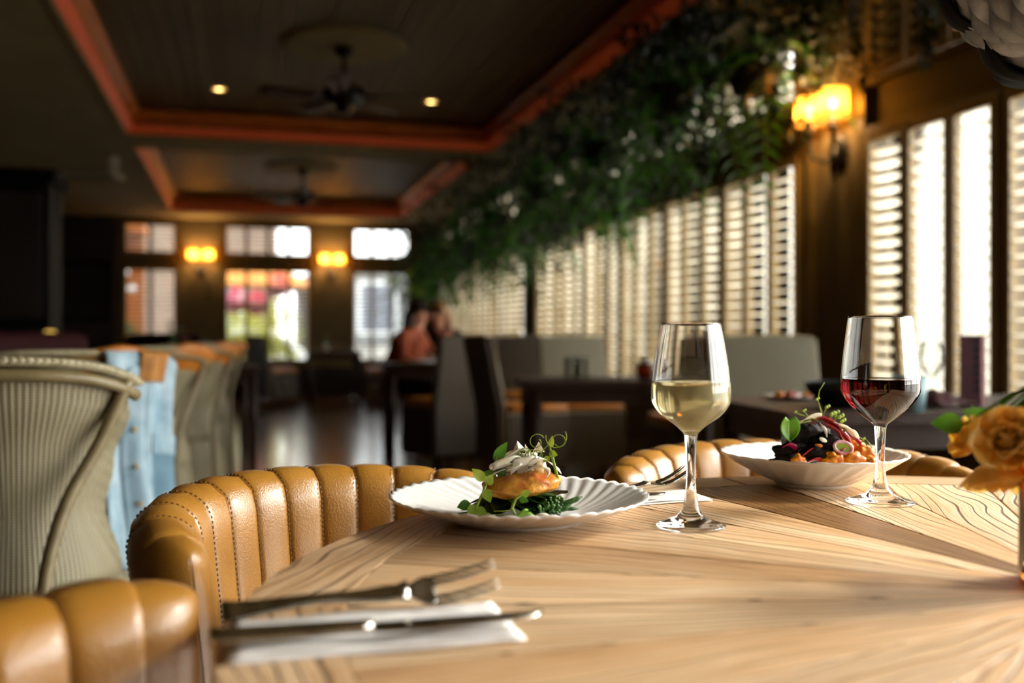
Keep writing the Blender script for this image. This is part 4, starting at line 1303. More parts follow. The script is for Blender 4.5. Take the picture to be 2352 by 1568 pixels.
# black felt hood behind the weave, with an uneven lower edge
def hood(i, j):
    f = -.35 + i * (PI + .7)            # round the silhouette: 0 = side, pi/2 = down
    k = 1.085 - .13 * math.exp(-((f - .80) / .22) ** 2) + .05 * math.exp(-((f - 1.25) / .25) ** 2)
    b = j * PI / 2
    R = PR * k
    return (-R * math.cos(f) * math.cos(b), .012 + R * .9 * math.sin(b), -R * math.sin(f) * math.cos(b))
MB().grid(hood, 60, 10).build('hood', M['black'], pn, solid=.004)
MB().lathe([(0, 0), (.072, 0), (.080, .008), (.080, .13), (0, .13)], 36).build('lamp_holder', M['black'], pn, loc=(.054, .10, -.116))
MB().tube([(0, .05, .02), (0, .03, CZ - PZ)], .004, 8).build('cord', M['black'], pn)
MB().lathe([(0, CZ - PZ), (.05, CZ - PZ), (.05, CZ - PZ - .02), (.01, CZ - PZ - .04), (0, CZ - PZ - .04)], 24).build('ceiling_rose', M['black'], pn, loc=(0, .03, 0))
# ------------------------------------------------------------------ woven paper-cord material (ladder of small gaps between upright ribs)
def woven_mat(name, c, gap, mode, N, zf=190.0):
    m = bpy.data.materials.new(name)
    m.use_nodes = True
    n, l = m.node_tree.nodes, m.node_tree.links
    b = n['Principled BSDF']
    t = n.new('ShaderNodeTexCoord'); s = n.new('ShaderNodeSeparateXYZ')
    l.new(t.outputs['Object'], s.inputs[0])
    def mt(op, a, b_=None):
        q = n.new('ShaderNodeMath'); q.operation = op
        for i, w in enumerate((a, b_)):
            if w is None: continue
            if isinstance(w, (int, float)): q.inputs[i].default_value = w
            else: l.new(w, q.inputs[i])
        return q.outputs[0]
    if mode == 'polar':
        u = mt('MULTIPLY', mt('ARCTAN2', s.outputs['Y'], s.outputs['X']), N / (2 * PI))
    else:
        u = mt('MULTIPLY', mt('ADD', s.outputs['X'], mt('MULTIPLY', s.outputs['Y'], .7)), N)
    ru = mt('ABSOLUTE', mt('SUBTRACT', mt('FRACT', u), .5))
    rz = mt('ABSOLUTE', mt('SUBTRACT', mt('FRACT', mt('MULTIPLY', s.outputs['Z'], zf)), .5))
    g = mt('MULTIPLY', mt('LESS_THAN', ru, .22), mt('GREATER_THAN', rz, .26))
    mx = n.new('ShaderNodeMix'); mx.data_type = 'RGBA'
    l.new(g, mx.inputs[0]); mx.inputs[6].default_value = c; mx.inputs[7].default_value = gap
    l.new(mx.outputs[2], b.inputs['Base Color'])
    b.inputs['Roughness'].default_value = .6
    bp = n.new('ShaderNodeBump'); bp.inputs['Strength'].default_value = .8; bp.inputs['Distance'].default_value = .003
    l.new(mt('SUBTRACT', ru, mt('MULTIPLY', g, .4)), bp.inputs['Height']); l.new(bp.outputs[0], b.inputs['Normal'])
    return m
M['lloyd'] = woven_mat('woven_cord_olive', lin('#92876a'), lin('#3a3220'), 'polar', 120)
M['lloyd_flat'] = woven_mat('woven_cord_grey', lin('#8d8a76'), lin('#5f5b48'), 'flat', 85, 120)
M['lloyd_shaded'] = woven_mat('woven_cord_shaded', lin('#4a3d2c'), lin('#1d160e'), 'flat', 85, 120)  # darkened copy of the weave, shade put into its colour
M['pad'] = pmat('tan_seat_leather', lin('#b9701c'), lin('#a8620f'), 14, .5)

# ------------------------------------------------------------------ woven armchairs down the aisle
def lerp_tab(tab, z):
    for (z0, r0), (z1, r1) in zip(tab, tab[1:]):
        if z0 <= z <= z1:
            u = (z - z0) / (z1 - z0); u = u * u * (3 - 2 * u)
            return r0 + (r1 - r0) * u
    return tab[-1][1] if z > tab[-1][0] else tab[0][1]
SHELL = [(.06, .245), (.30, .235), (.46, .205), (.60, .172), (.72, .195), (.86, .255), (.90, .272)]
def woven_chair(label, loc, rz):
    """faces local +Y; the back bulges towards -Y"""
    t = thing('woven_armchair', label, 'chair', loc, rz, 'woven armchairs along the aisle')
    m = MB()
    NA = 150
    def shell(i, j):
        z = .44 + (.895 - .44) * j
        half = math.radians(62 + 48 * (1 - j) ** .8)
        a = -PI / 2 - half + 2 * half * i
        r = lerp_tab(SHELL, z) + .0022 * abs(math.sin(a * 60))
        return (r * math.cos(a), r * math.sin(a) * .92, z - .05 * (abs(2 * i - 1) ** 3) * j)
    m.grid(shell, NA, 16)
    m.build('back_shell', M['lloyd'], t, solid=.006)
    m = MB()
    def skirt(i, j):
        z = .06 + .40 * j
        a = i * 2 * PI
        r = lerp_tab(SHELL, z) + .002 * abs(math.sin(a * 60))
        return (r * math.cos(a), r * math.sin(a) * .95 + .01, z)
    m.grid(skirt, 160, 10, cu=True)
    m.build('seat_skirt', M['lloyd'], t)
    MB().lathe([(0, .45), (.14, .45), (.155, .47), (.145, .50), (.11, .512), (0, .512)], 36).build('seat_cushion', M['pad'], t)
    pad = MB()
    def pf(i, j):
        z = .50 + .355 * j
        half = math.radians(60)
        a = -PI / 2 - half + 2 * half * i
        r = lerp_tab(SHELL, z) - .022 + .006 * math.sin(PI * i)
        return (r * math.cos(a), r * math.sin(a) * .92, z - .03 * (abs(2 * i - 1) ** 3) * j)
    pad.grid(pf, 24, 8)
    pad.build('back_pad', M['pad'], t, solid=.018)
    # rim: tube plus braided cord
    def rimp(u, dz=0, dr=0):
        half = math.radians(66)
        a = -PI / 2 - half + 2 * half * u
        r = .272 + dr
        return Vector((r * math.cos(a), r * math.sin(a) * .92, .897 + dz - .05 * (abs(2 * u - 1) ** 3)))
    MB().tube([rimp(k / 30, -.012, .010) for k in range(31)], .0125, 10).build('rim_tube', M['frame_olive'], t)
    b = MB()
    NB = 46
    for k in range(NB):
        u = (k + .5) / NB
        p = rimp(u, .012, .004)
        a = rimp(min(1, u + .02), .012, .004) - rimp(max(0, u - .02), .012, .004)
        a.normalize()
        up_ = Vector((0, 0, 1)); nr = a.cross(up_).normalized()
        for s in (-1, 1):
            d = (a * .9 + nr * s * .55 + up_ * .25).normalized()
            q = d.to_track_quat('X', 'Z').to_matrix().to_4x4()
            tmp = MB().ball((0, 0, 0), (.020, .0088, .0095), 8, 6)
            b.add(tmp.v, tmp.f, TR(p + nr * s * .0085 + up_ * .002) @ q)
    b.build('braid', M['braid'], t)
    for s in (-1, 1):
        a0 = -PI / 2 + s * math.radians(60)
        a1 = -PI / 2 + s * math.radians(24)
        p = [(.285 * math.cos(a0), .285 * math.sin(a0) * .95, .872), (.24 * math.cos(a0 - s * .12), .245 * math.sin(a0 - s * .12), .74), (.222 * math.cos(a1 + s * .2), .235 * math.sin(a1 + s * .2), .60), (.25 * math.cos(a1), .258 * math.sin(a1), .40), (.275 * math.cos(a1), .285 * math.sin(a1), 0)]
        q = []
        for i in range(len(p) - 1):
            for k in range(5):
                u = k / 5
                p0, p1, p2, p3 = Vector(p[max(i - 1, 0)]), Vector(p[i]), Vector(p[i + 1]), Vector(p[min(i + 2, len(p) - 1)])
                q.append(.5 * (2 * p1 + (p2 - p0) * u + (2 * p0 - 5 * p1 + 4 * p2 - p3) * u * u + (3 * p1 - p0 - 3 * p2 + p3) * u ** 3))
        q.append(Vector(p[-1]))
        MB().tube(q, .0135, 10).build('back_post', M['frame_olive'], t)
        MB().tube([(s * .16, .15, .1), (s * .17, .16, 0)], [.016, .013], 8).build('front_leg', M['frame_olive'], t)
    return t
wc = woven_chair('grey-olive woven armchair with braided rim, nearest of the row and shown from behind', W(-1.06, 2.13), -.05)
WCH = [('grey-olive woven armchair with the denim jacket hung over its back', W(-1.365, 3.05), .10),
       ('woven armchair directly behind the one with the jacket', W(-1.51, 4.0), .28),
       ('fourth woven armchair down the aisle from the braided one', W(-1.70, 5.05), .40),
       ('woven armchair at the far end of the aisle row', W(-1.965, 6.2), .5)]
chairs = [wc]
pad2 = MB()
def pf2(i, j):
    k = max(0, min(1, (i - .45) / .25))
    z = .55 + (.345 + .040 * k) * j
    a = -PI / 2 + math.radians(-58 + 126 * i)
    r = lerp_tab(SHELL, min(z, .9)) - .020 + (.055 * k * j ** 4)
    return (r * math.cos(a), r * math.sin(a) * .92, z - .05 * (abs(2 * i - 1) ** 3) * j)
pad_mesh = pad2.grid(pf2, 30, 10).mesh('back_pad', M['pad'])
for lb, loc, rz in WCH:
    c = copy_tree(wc); c.location = loc; c.rotation_euler = (0, 0, rz); c['label'] = lb
    for ch in c.children:
        if ch.name.startswith('back_pad'): ch.data = pad_mesh
    chairs.append(c)

# denim jacket over the second woven armchair
M['denim'] = pmat('light_denim', lin('#a3b7c1'), lin('#7f9aa8'), 14, .8, bump=.5, bscale=300)
M['denim_dark'] = pmat('darker_denim_lining', lin('#6a8898'), lin('#567485'), 14, .85)
M['cord'] = pmat('tan_corduroy', lin('#a8702c'), lin('#8a5820'), 30, .7)
M['brass'] = pmat('brass_button', lin('#b08a4a'), None, 30, .35, metal=1)
jk = thing('denim_jacket', 'light blue denim jacket hung over the back of a woven armchair', 'jacket', WCH[0][1], WCH[0][2])
def drape(i, j):
    # i across the shoulders (0..1), j from the inside over the rim down to the hem
    a = -PI / 2 + math.radians(22 + 64 * i)
    s = j * .82
    fold = .020 * math.sin(i * 17 + j * 2) * min(1, j * 2.2) + .010 * math.sin(i * 37 - j * 5) * j
    if s < .10:
        r, z = .245 + .0 * s, .835 + s * .72
    elif s < .16:
        u = (s - .10) / .06
        r, z = .245 + .075 * u, .907 + .012 * math.sin(PI * u)
    else:
        u = (s - .16) / .66
        r, z = .322 - .03 * math.sin(PI * min(1, u * 1.2)) + fold, .905 - .62 * u
    z -= .05 * max(0, 1.6 * i - .6) ** 2.5
    return (r * math.cos(a), r * math.sin(a) * .95, z)
MB().grid(drape, 60, 44).build('body', M['denim'], jk, solid=.004)
def band(i0, i1, j0, j1, off, m, name, n=10):
    q = MB()
    def fb(i, j):
        p = Vector(drape(i0 + (i1 - i0) * i, j0 + (j1 - j0) * j))
        d = Vector((p.x, p.y, 0)).normalized()
        return p + d * off
    q.grid(fb, n, n * 2)
    return q.build(name, m, jk, solid=.004)
band(.20, .36, .24, .99, .008, M['denim'], 'placket', 6)
band(.46, .80, .50, .58, .010, M['denim'], 'pocket_flap', 8)
band(.48, .78, .58, .80, .007, M['denim_dark'], 'pocket', 8)
band(.30, .66, .13, .30, .010, M['cord'], 'collar', 16)
for k in range(5):
    p = Vector(drape(.28, .34 + k * .14)); d = Vector((p.x, p.y, 0)).normalized()
    MB().ball(tuple(p + d * .014), (.008, .008, .008), 10, 6).build('button', M['brass'], jk)
# ------------------------------------------------------------------ tall square woven dining chairs
def square_chair(label, loc, rz, mm, group='square woven dining chairs', cushion=True, h=.955, w=.47):
    t = thing('dining_chair', label, 'chair', loc, rz, group)
    b = MB()
    def bk(x, y, z): return (x, -.20 - .10 * max(0, (z - .45)) / .5 + y, z)
    NX = 26
    hh = w / 2
    for s, y in ((1, .0), (-1, -.055)):
        b.grid(lambda i, j, y=y, s=s: bk((-hh + w * i) * (1 - .04 * (1 - j)), y + s * (.0015 * abs(math.sin(i * 40)) - .01 * (2 * i - 1) ** 2 * s), .12 + (h - .12) * j - .012 * (2 * i - 1) ** 2 * j), NX, 8)
    b.grid(lambda i, j: bk(-hh + w * i, -.055 + .055 * j + .0, h - .012 * (2 * i - 1) ** 2 + .012 * math.sin(PI * j)), NX, 5)
    for s in (-1, 1):
        b.grid(lambda i, j, s=s: bk(s * hh * (1 - .04 * (1 - j)), -.055 * i - .01 * s * s, .12 + (h - .132) * j), 4, 8)
    b.build('backrest', mm, t)
    for s in (-1, 1):
        MB().tube([bk(s * hh * .97, -.02, .12), bk(s * hh * .985, -.02, .5), bk(s * (hh + .001), -.02, h - .02)], .011, 8).build('side_post', M['frame_olive'] if mm is not M['lloyd_shaded'] else M['darkwood'], t)
    q = MB()
    def sk(i, j):
        a = i * 4
        k = int(a) % 4; u = a - int(a)
        c = [(-1, -1), (1, -1), (1, 1), (-1, 1)]
        x = c[k][0] + (c[(k + 1) % 4][0] - c[k][0]) * u
        y = c[k][1] + (c[(k + 1) % 4][1] - c[k][1]) * u
        return (x * (.225 + .012 * (1 - j)), y * .215 + .02, .10 + .34 * j)
    q.grid(sk, 64, 6, cu=True)
    q.build('seat_skirt', M['lloyd_shaded'], t, smooth=False)  # skirt colour stands for the shade beneath the tables
    MB().box(-.225, .225, -.195, .235, .435, .452).build('seat', mm, t, smooth=False, bevel=.005)
    if cushion:
        MB().box(-.22, .22, -.18, .23, .453, .505).build('seat_cushion', M['pad'], t, bevel=.018)
    for x in (-.2, .2):
        for y in (-.18, .2):
            MB().tube([(x, y, .12), (x, y, 0)], [.018, .014], 8).build('leg', M['darkwood'], t)
    return t
def facing(loc, tgt):
    d = Vector(tgt) - Vector(loc)
    return math.atan2(-d.x, d.y)
c0 = square_chair('grey woven dining chair directly behind the bowl and beside the window pier', W(1.20, 4.25), math.radians(172), M['lloyd_flat'])
SQ = [('grey woven dining chair facing out behind the two tumblers', W(.50, 6.95), math.radians(176), 0),
      ('dark-sided woven dining chair in side view with a tan cushion on its seat', W(.08, 6.75), math.radians(-84), 0),
      ('woven dining chair in shade between the side-view chair and the tumblers', W(.14, 8.1), math.radians(170), 0),
      ('grey woven dining chair beside the seated people', W(-.55, 10.4), math.radians(150), 0),
      ('woven dining chair with its back to us behind the white wine glass', W(1.06, 5.75), math.radians(-4), 0),
      ('woven dining chair at the window side of the far table group', W(.02, 9.9), math.radians(176), 0),
      ('dark woven dining chair standing under the far windows beside the corner table', W(-1.85, 14.2), math.radians(80), 0),
      ('dark woven dining chair by the far wall next to the aisle', W(-3.3, 13.9), math.radians(-60), 0),
      ('dark woven dining chair at the near side of the people\'s table', W(-.50, 7.35), math.radians(20), 0)]
for lb, loc, rz, dk in SQ:
    c = copy_tree(c0); c.location = loc; c.rotation_euler = (0, 0, rz); c['label'] = lb
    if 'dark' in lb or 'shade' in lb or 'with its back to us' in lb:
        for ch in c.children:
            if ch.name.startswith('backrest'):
                ch.data = ch.data.copy(); ch.data.materials[0] = M['lloyd_shaded']  # backs turned from the light take the shade-darkened weave

# ------------------------------------------------------------------ background tables
def table(label, loc, rz, w, d, name='side_table', h=.75, cloth=False):
    t = thing(name, label, 'table', loc, rz, 'dark wooden tables in the background')
    nb = max(3, int(d / .14))
    for k in range(nb):
        y0 = -d / 2 + d * k / nb
        MB().box(-w / 2, w / 2, y0 + .001, y0 + d / nb - .001, h - .035, h).build('plank', M['darkwood'], t, smooth=False, bevel=.002)
    MB().box(-w / 2 + .05, w / 2 - .05, -d / 2 + .05, d / 2 - .05, h - .11, h - .036).build('apron', M['darkwood'], t, smooth=False)
    for x in (-1, 1):
        for y in (-1, 1):
            MB().tube([(x * (w / 2 - .07), y * (d / 2 - .07), h - .05), (x * (w / 2 - .07), y * (d / 2 - .07), 0)], [.035, .026], 10).build('leg', M['darkwood'], t)
    return t
T2 = W(1.33, 3.15)
table('dark wooden dining table behind the bowl, holding a menu and leftovers', T2, -TH + .12, 1.25, .72, 'window_table')
table('dark wooden dining table with two tumblers and an amber candle jar', W(.50, 4.95), -TH + .06, .95, .62, 'window_table')
table('dark wooden table where the two people sit', W(-.62, 7.9), -TH + .2, .85, .7, 'window_table')
table('dark wooden table against the far wall with a flower vase', W(-2.55, 14.2), 0, .8, .7, 'far_table')
table('dark wooden table beyond the row of woven armchairs, with purple flowers', W(-2.35, 7.0), .1, 1.1, .72, 'aisle_table')

# things on the window table behind the bowl
M['dark_china'] = pmat('dark_blue_stoneware', lin('#1b2226'), lin('#12181b'), 20, .35)
M['teal'] = pmat('teal_stoneware', lin('#5f7f86'), lin('#4d6b72'), 20, .35)
M['food_red'] = pmat('red_sauce_scraps', lin('#a8401c'), lin('#7c2410'), 60, .5)
def on2(px, py, d): 
    p = W((px - 1176) / 2287 * d, d, .75); return p
t = thing('side_plate', 'white side plate with orange scraps on the dark table behind the bowl', 'plate', on2(1825, 0, 3.28))
MB().lathe([(0, 0), (.06, 0), (.10, .012), (.102, .015), (.07, .006), (0, .005)], 32).build('rim', M['china'], t)
for k in range(5):
    t2 = thing('food_scrap', ['food scrap at the window edge of the side plate', 'red food scrap at the back of the side plate', 'food scrap on the chair side of the side plate', 'red food scrap at the near edge of the side plate', 'orange food scrap close to the dark bowl on the side plate'][k], 'food', on2(1825, 0, 3.28) + Vector((.05 * math.cos(k * 1.3), .04 * math.sin(k * 1.3), .014)), 0, 'scraps on the side plate')
    MB().ball((0, 0, 0), (.018, .015, .012), 10, 8, .4, k).build('flesh', M['food_red'] if k % 2 else M['squash'], t2)
t = thing('serving_bowl', 'dark stoneware bowl on the table behind the red wine', 'bowl', on2(1935, 0, 2.95))
MB().lathe([(0, 0), (.06, 0), (.105, .05), (.11, .075), (.104, .075), (.095, .05), (.05, .01), (0, .01)], 32).build('wall', M['dark_china'], t)
t = thing('teal_tumbler', 'teal stoneware tumbler behind the red wine glass', 'cup', on2(2093, 0, 2.75))
MB().lathe([(0, 0), (.034, 0), (.044, .10), (.041, .10), (.031, .006), (0, .006)], 28).build('wall', M['teal'], t)
t = thing('crumpled_napkin', 'dark crumpled napkin between the red wine and the menu', 'napkin', on2(2150, 0, 2.95), .4)
MB().grid(lambda i, j: ((i - .5) * .2, (j - .5) * .14, .012 + .05 * max(0, math.sin(PI * i)) * (1 - .6 * i) * math.sin(PI * j) + .006 * math.sin(i * 19) * math.sin(j * 15)), 22, 16).build('cloth', M['burgundy'], t, solid=.003)
t = thing('menu_card', 'tall burgundy folded menu standing on the table by the window', 'menu', on2(2237, 0, 2.98), -TH + .1)
MB().box(-.045, .022, -.003, .0, 0, .212).build('front_cover', M['burgundy'], t, smooth=False)
M['menupink'] = pmat('pale_burgundy_card', lin('#7d4a4c'), lin('#734244'), 30, .7)
MB().box(.0225, .046, -.003, .0, 0, .212, RZ(.35)).build('back_cover', M['menupink'], t, smooth=False, loc=(.001, 0, 0))
lt = MB()
# upright lettering too blurred to read: dark strokes down the spine edge
for k in range(7):
    z = .185 - k * .024
    lt.box(-.001, .016, -.0042, -.0032, z, z + .016)
    lt.box(.006, .009, -.0048, -.0032, z + .003, z + .013)
lt.build('lettering', M['black'], t, smooth=False)
def tumbler(label, p, h=.10, r=.032, group='clear tumblers', stemmed=False):
    t = thing('water_glass', label, 'glass', p, 0, group)
    if stemmed:
        MB().lathe([(0, 0), (.032, .001), (.03, .004), (.006, .012), (.005, .075), (.02, .09), (.036, .125), (.034, .165), (.03, .19), (.0285, .19), (.033, .16), (.0345, .125), (.018, .092), (0, .084)], 28).build('bowl', M['pane'], t)
    else:
        MB().lathe([(0, 0), (r * .85, 0), (r, h), (r - .002, h), (r * .85 - .002, .008), (0, .008)], 24).build('wall', M['pane'], t)
    return t
tumbler('clear tumbler on the dark table, the thicker of the pair', on2(1312, 0, 4.85), .105, .034)
tumbler('clear tumbler on the dark table, next to the thicker one', on2(1338, 0, 4.95), .105, .030)
tumbler('stemmed glass in front of the shutters beside the teal tumbler', on2(2140, 0, 3.15), stemmed=True, group='stemmed glasses in the background')
tumbler('stemmed glass on the table beyond the woven armchairs', W(-2.02, 6.45, .75), stemmed=True, group='stemmed glasses in the background')
for k, (px, d) in enumerate([(1000, 7.75), (1025, 7.8), (1012, 7.6)]):
    tumbler(['tumbler on the table of the seated people, nearest the dark top', 'tumbler on the table of the seated people, nearest the window', 'tumbler at the edge of the table of the seated people'][k], on2(px, 0, d))
t = thing('dinner_plate', 'pale plate on the table of the seated people', 'plate', on2(965, 0, 7.75))
MB().lathe([(0, 0), (.07, 0), (.12, .014), (.122, .018), (.08, .007), (0, .006)], 28).build('rim', M['china'], t)
t = thing('candle_jar', 'amber glass candle jar on the dark table by the shutters', 'candle', on2(1482, 0, 4.9))
MB().lathe([(0, 0), (.035, 0), (.045, .03), (.04, .075), (.036, .075), (.04, .03), (.03, .006), (0, .006)], 24).build('jar', M['amber'], t)
MB().lathe([(0, .007), (.032, .007), (.034, .03), (0, .03)], 20).build('wax', M['squash'], t)
MB().ball((0, 0, .085), (.03, .03, .02), 12, 8).build('lid', M['white'], t)
# vases of flowers
def posy(label, p, mats, n=9, h=.2, cat='flower vase'):
    t = thing('flower_vase', label, cat, p, 0, 'flower vases on the background tables')
    MB().lathe([(0, 0), (.03, 0), (.035, .06), (.014, .10), (.016, .12), (.013, .12), (.011, .1), (.03, .06), (.026, .005), (0, .005)], 20).build('vase', M['glass'], t)
    rd = random.Random(len(label))
    for k in range(n):
        a, q = rd.uniform(0, 6.3), rd.uniform(.02, .08)
        e = Vector((q * math.cos(a), q * math.sin(a), h + rd.uniform(-.05, .06)))
        MB().tube([(0, 0, .02), (e.x * .3, e.y * .3, h * .6), e], .0018, 5).build('stem', M['shootdark'], t)
        m = MB()
        for j in range(7):
            b = 2 * PI * j / 7
            m.leaf(e, e + Vector((.028 * math.cos(b), .028 * math.sin(b), .012)), .022, n=3)
        m.build('bloom', mats[k % len(mats)], t)
    return t
M['purple'] = pmat('purple_petal', lin('#b04ab0'), lin('#8e3590'), 20, .6, transl=.3)
M['cream_petal'] = pmat('cream_petal', lin('#efe6d8'), None, 20, .6, transl=.3)
posy('vase of white and purple flowers above the woven armchairs', W(-2.42, 7.1, .75), [M['purple'], M['cream_petal']], 12, .26)
posy('small vase of dusky pink flowers on the far table', W(-2.62, 14.0, .75), [M['pinkflower'], M['stem'], M['burgundy']], 9, .22)
# burgundy banquette chairs in the dark corner
def arm(label, loc, rz):
    t = thing('armchair', label, 'chair', loc, rz, 'burgundy armchairs in the dark corner')
    MB().box(-.33, .33, -.30, .30, .12, .44).build('seat', M['burgundy'], t, bevel=.04)
    MB().box(-.33, .33, -.36, -.22, .30, .98).build('backrest', M['burgundy'], t, bevel=.05)
    for s in (-1, 1):
        MB().box(s * .36 - .06, s * .36 + .06, -.30, .30, .12, .62).build('arm', M['burgundy'], t, bevel=.04)
        for y in (-.28, .24):
            MB().tube([(s * .3, y, .14), (s * .31, y, 0)], [.02, .015], 8).build('leg', M['darkwood'], t)
    return t
a0 = arm('burgundy armchair beside the bar cabinet at the frame edge', W(-2.85, 5.5), .9)
for lb, loc, rz in (('burgundy armchair beyond the braided chair, under the dark picture', W(-2.95, 7.6), 2.2), ('burgundy armchair in front of the orange porch window', W(-3.4, 9.6), 2.9), ('burgundy armchair farthest from the aisle, below the pale far window', W(-3.75, 10.4), .3)):
    c = copy_tree(a0); c.location = loc; c.rotation_euler = (0, 0, rz); c['label'] = lb

# ------------------------------------------------------------------ dark bar side
t = thing('bar_cabinet', 'tall black bar cabinet in the dark corner opposite the windows', 'cabinet', (-2.32, 8.9, 0))
MB().box(-.85, .85, -.3, .3, 0, 2.18).build('carcass', M['black'], t, smooth=False)
MB().box(-.9, .9, -.36, .34, 2.18, 2.28).build('cornice', M['black'], t, smooth=False, bevel=.02)
for k in range(3):
    d = MB().box(-.82 + k * .55, -.30 + k * .55, -.33, -.302, .1, 1.0).build('door', M['panel_dark'], t, smooth=False, bevel=.006)
    MB().ball((-.36 + k * .55, -.345, .6), .014, 10, 8).build('knob', M['brass'], d)
    MB().box(-.82 + k * .55, -.30 + k * .55, -.33, -.302, 1.1, 2.1).build('upper_door', M['panel_dark'], t, smooth=False, bevel=.006)
t = thing('wall_picture', 'black framed chalkboard on the dark end wall', 'picture', (-2.25, YF - .07, 1.62))
MB().box(-.40, .40, -.03, .0, -.43, .43).build('frame', M['black'], t, smooth=False, bevel=.01)
MB().box(-.35, .35, -.036, -.028, -.38, .38).build('board', pmat('dark_slate_board', lin('#0a0908'), None, 5, .5), t, smooth=False)
t = thing('candle_lamp', 'small yellow candle lamp glowing near the bar cabinet', 'lamp', W(-3.34, 7.2, .93))
M['candle'] = emit_mat('candle_glow', (1.0, .62, .12, 1), .5)
MB().lathe([(0, -.18), (.05, -.18), (.05, -.16), (.012, -.14), (.012, -.03), (0, -.03)], 16).build('base', M['brass'], t)
MB().lathe([(.02, -.03), (.045, -.02), (.04, .06), (.025, .07)], 16).build('shade', M['candle'], t)
t = thing('candle_table', 'small dark pedestal table under the yellow candle lamp', 'table', W(-3.34, 7.2, 0))
MB().lathe([(0, 0), (.22, 0), (.22, .03), (.03, .06), (.03, .71), (.28, .72), (.28, .748), (0, .748)], 28).build('pedestal', M['darkwood'], t)
t = thing('ceiling_vent', 'pale rectangular air vent on the ceiling near the dark corner', 'vent', W(-4.56, 10.8, CZ), -TH)
MB().box(-.30, .30, -.16, .16, -.05, 0).build('housing', M['frosted'], t, smooth=False, bevel=.01)
for k in range(4):
    MB().box(-.27, .27, -.12 + k * .07, -.085 + k * .07, -.058, -.05).build('slat', M['frame_olive'], t, smooth=False)
t = thing('ceiling_speaker', 'small pale speaker angled on the ceiling above the aisle', 'speaker', W(-3.92, 9.8, CZ - .07), -TH + .6)
MB().box(-.05, .05, -.03, .03, -.07, .07).build('case', M['frosted'], t, smooth=False, bevel=.01)
MB().tube([(0, 0, .06), (0, 0, .07)], .02, 10).build('bracket', M['iron'], t)

# ------------------------------------------------------------------ ceiling fans and downlights
def fan(label, x, y, rz):
    t = thing('ceiling_fan', label, 'ceiling fan', (x, y, COFZ), rz, 'bronze ceiling fans')
    MB().lathe([(0, 0), (.43, 0), (.43, -.012), (.40, -.03), (.36, -.022), (.30, -.03), (.22, -.022), (0, -.022)], 48).build('medallion', M['ceil'], t)
    MB().lathe([(0, -.022), (.07, -.022), (.06, -.07), (.02, -.09), (.018, -.25), (.06, -.27), (.145, -.31), (.155, -.36), (.11, -.41), (.06, -.42), (.055, -.47), (0, -.48)], 36).build('motor', M['fan'], t)
    for k in range(5):
        a = 2 * PI * k / 5
        b = MB()
        b.grid(lambda i, j: (.17 + .40 * i, (j - .5) * (.10 + .04 * i) * (1 if i < .93 else .9), (j - .5) * .035 - .365), 8, 4)
        bl = b.build('blade', M['fanblade'], t, solid=.008, rot=(0, 0, a))
        MB().box(.12, .24, -.018, .018, -.372, -.358).build('bracket', M['fan'], bl, smooth=False)
    MB().ball((.05, 0, -.44), (.018, .018, .02), 10, 8).build('chain_knob', M['brass'], t)
    return t
def ceil_at(px, py, z):
    d = (z - ZC) * 2287 / (771 - py)
    return W((px - 1176) / 2287 * d, d)
p = ceil_at(790, 103, COFZ)
fan('bronze ceiling fan with walnut blades under the nearer coffer', p.x, p.y, -.49)
p = ceil_at(695, 383, COFZ)
fan('smaller-looking bronze ceiling fan under the farther coffer', p.x, p.y, .9)
M['bulb'] = emit_mat('halogen_glow', (1.0, .62, .2, 1), 9.0)
for k, (px, py) in enumerate([(503, 203), (990, 232), (522, 418), (842, 434), (826, 467)]):
    p = ceil_at(px, py, COFZ)
    t = thing('downlight', ['lit downlight in the nearer coffer, on the bar side of the fan', 'lit downlight in the nearer coffer, past the fan blades', 'faint downlight in the farther coffer on the bar side', 'downlight in the farther coffer on the window side', 'dim downlight low in the farther coffer near its far edge'][k], 'downlight', (p.x, p.y, COFZ), 0, 'coffer downlights')
    MB().lathe([(.035, -.001), (.06, -.001), (.06, -.008), (.035, -.012)], 24).build('bezel', M['frosted'], t)
    MB().lathe([(0, -.004), (.034, -.004)], 20).build('lens', M['bulb'] if k < 2 else M['frosted'], t)

# ------------------------------------------------------------------ wall sconces
M['shade'] = None
def shade_mat():
    m = bpy.data.materials.new('amber_linen_shade')
    m.use_nodes = True
    n, l = m.node_tree.nodes, m.node_tree.links
    b = n['Principled BSDF']
    b.inputs['Base Color'].default_value = (.9, .6, .25, 1)
    tr = n.new('ShaderNodeBsdfTranslucent'); tr.inputs['Color'].default_value = (1, .68, .26, 1)
    mx = n.new('ShaderNodeMixShader'); mx.inputs[0].default_value = .7
    l.new(b.outputs[0], mx.inputs[1]); l.new(tr.outputs[0], mx.inputs[2])
    tp = n.new('ShaderNodeBsdfTransparent'); tp.inputs['Color'].default_value = (1, .8, .35, 1)
    m2 = n.new('ShaderNodeMixShader'); m2.inputs[0].default_value = .40
    l.new(mx.outputs[0], m2.inputs[1]); l.new(tp.outputs[0], m2.inputs[2])
    l.new(m2.outputs[0], n['Material Output'].inputs['Surface'])
    return m
M['shade'] = shade_mat()
M['glow'] = emit_mat('bulb_glow', (1.0, .85, .6, 1), 60.0)
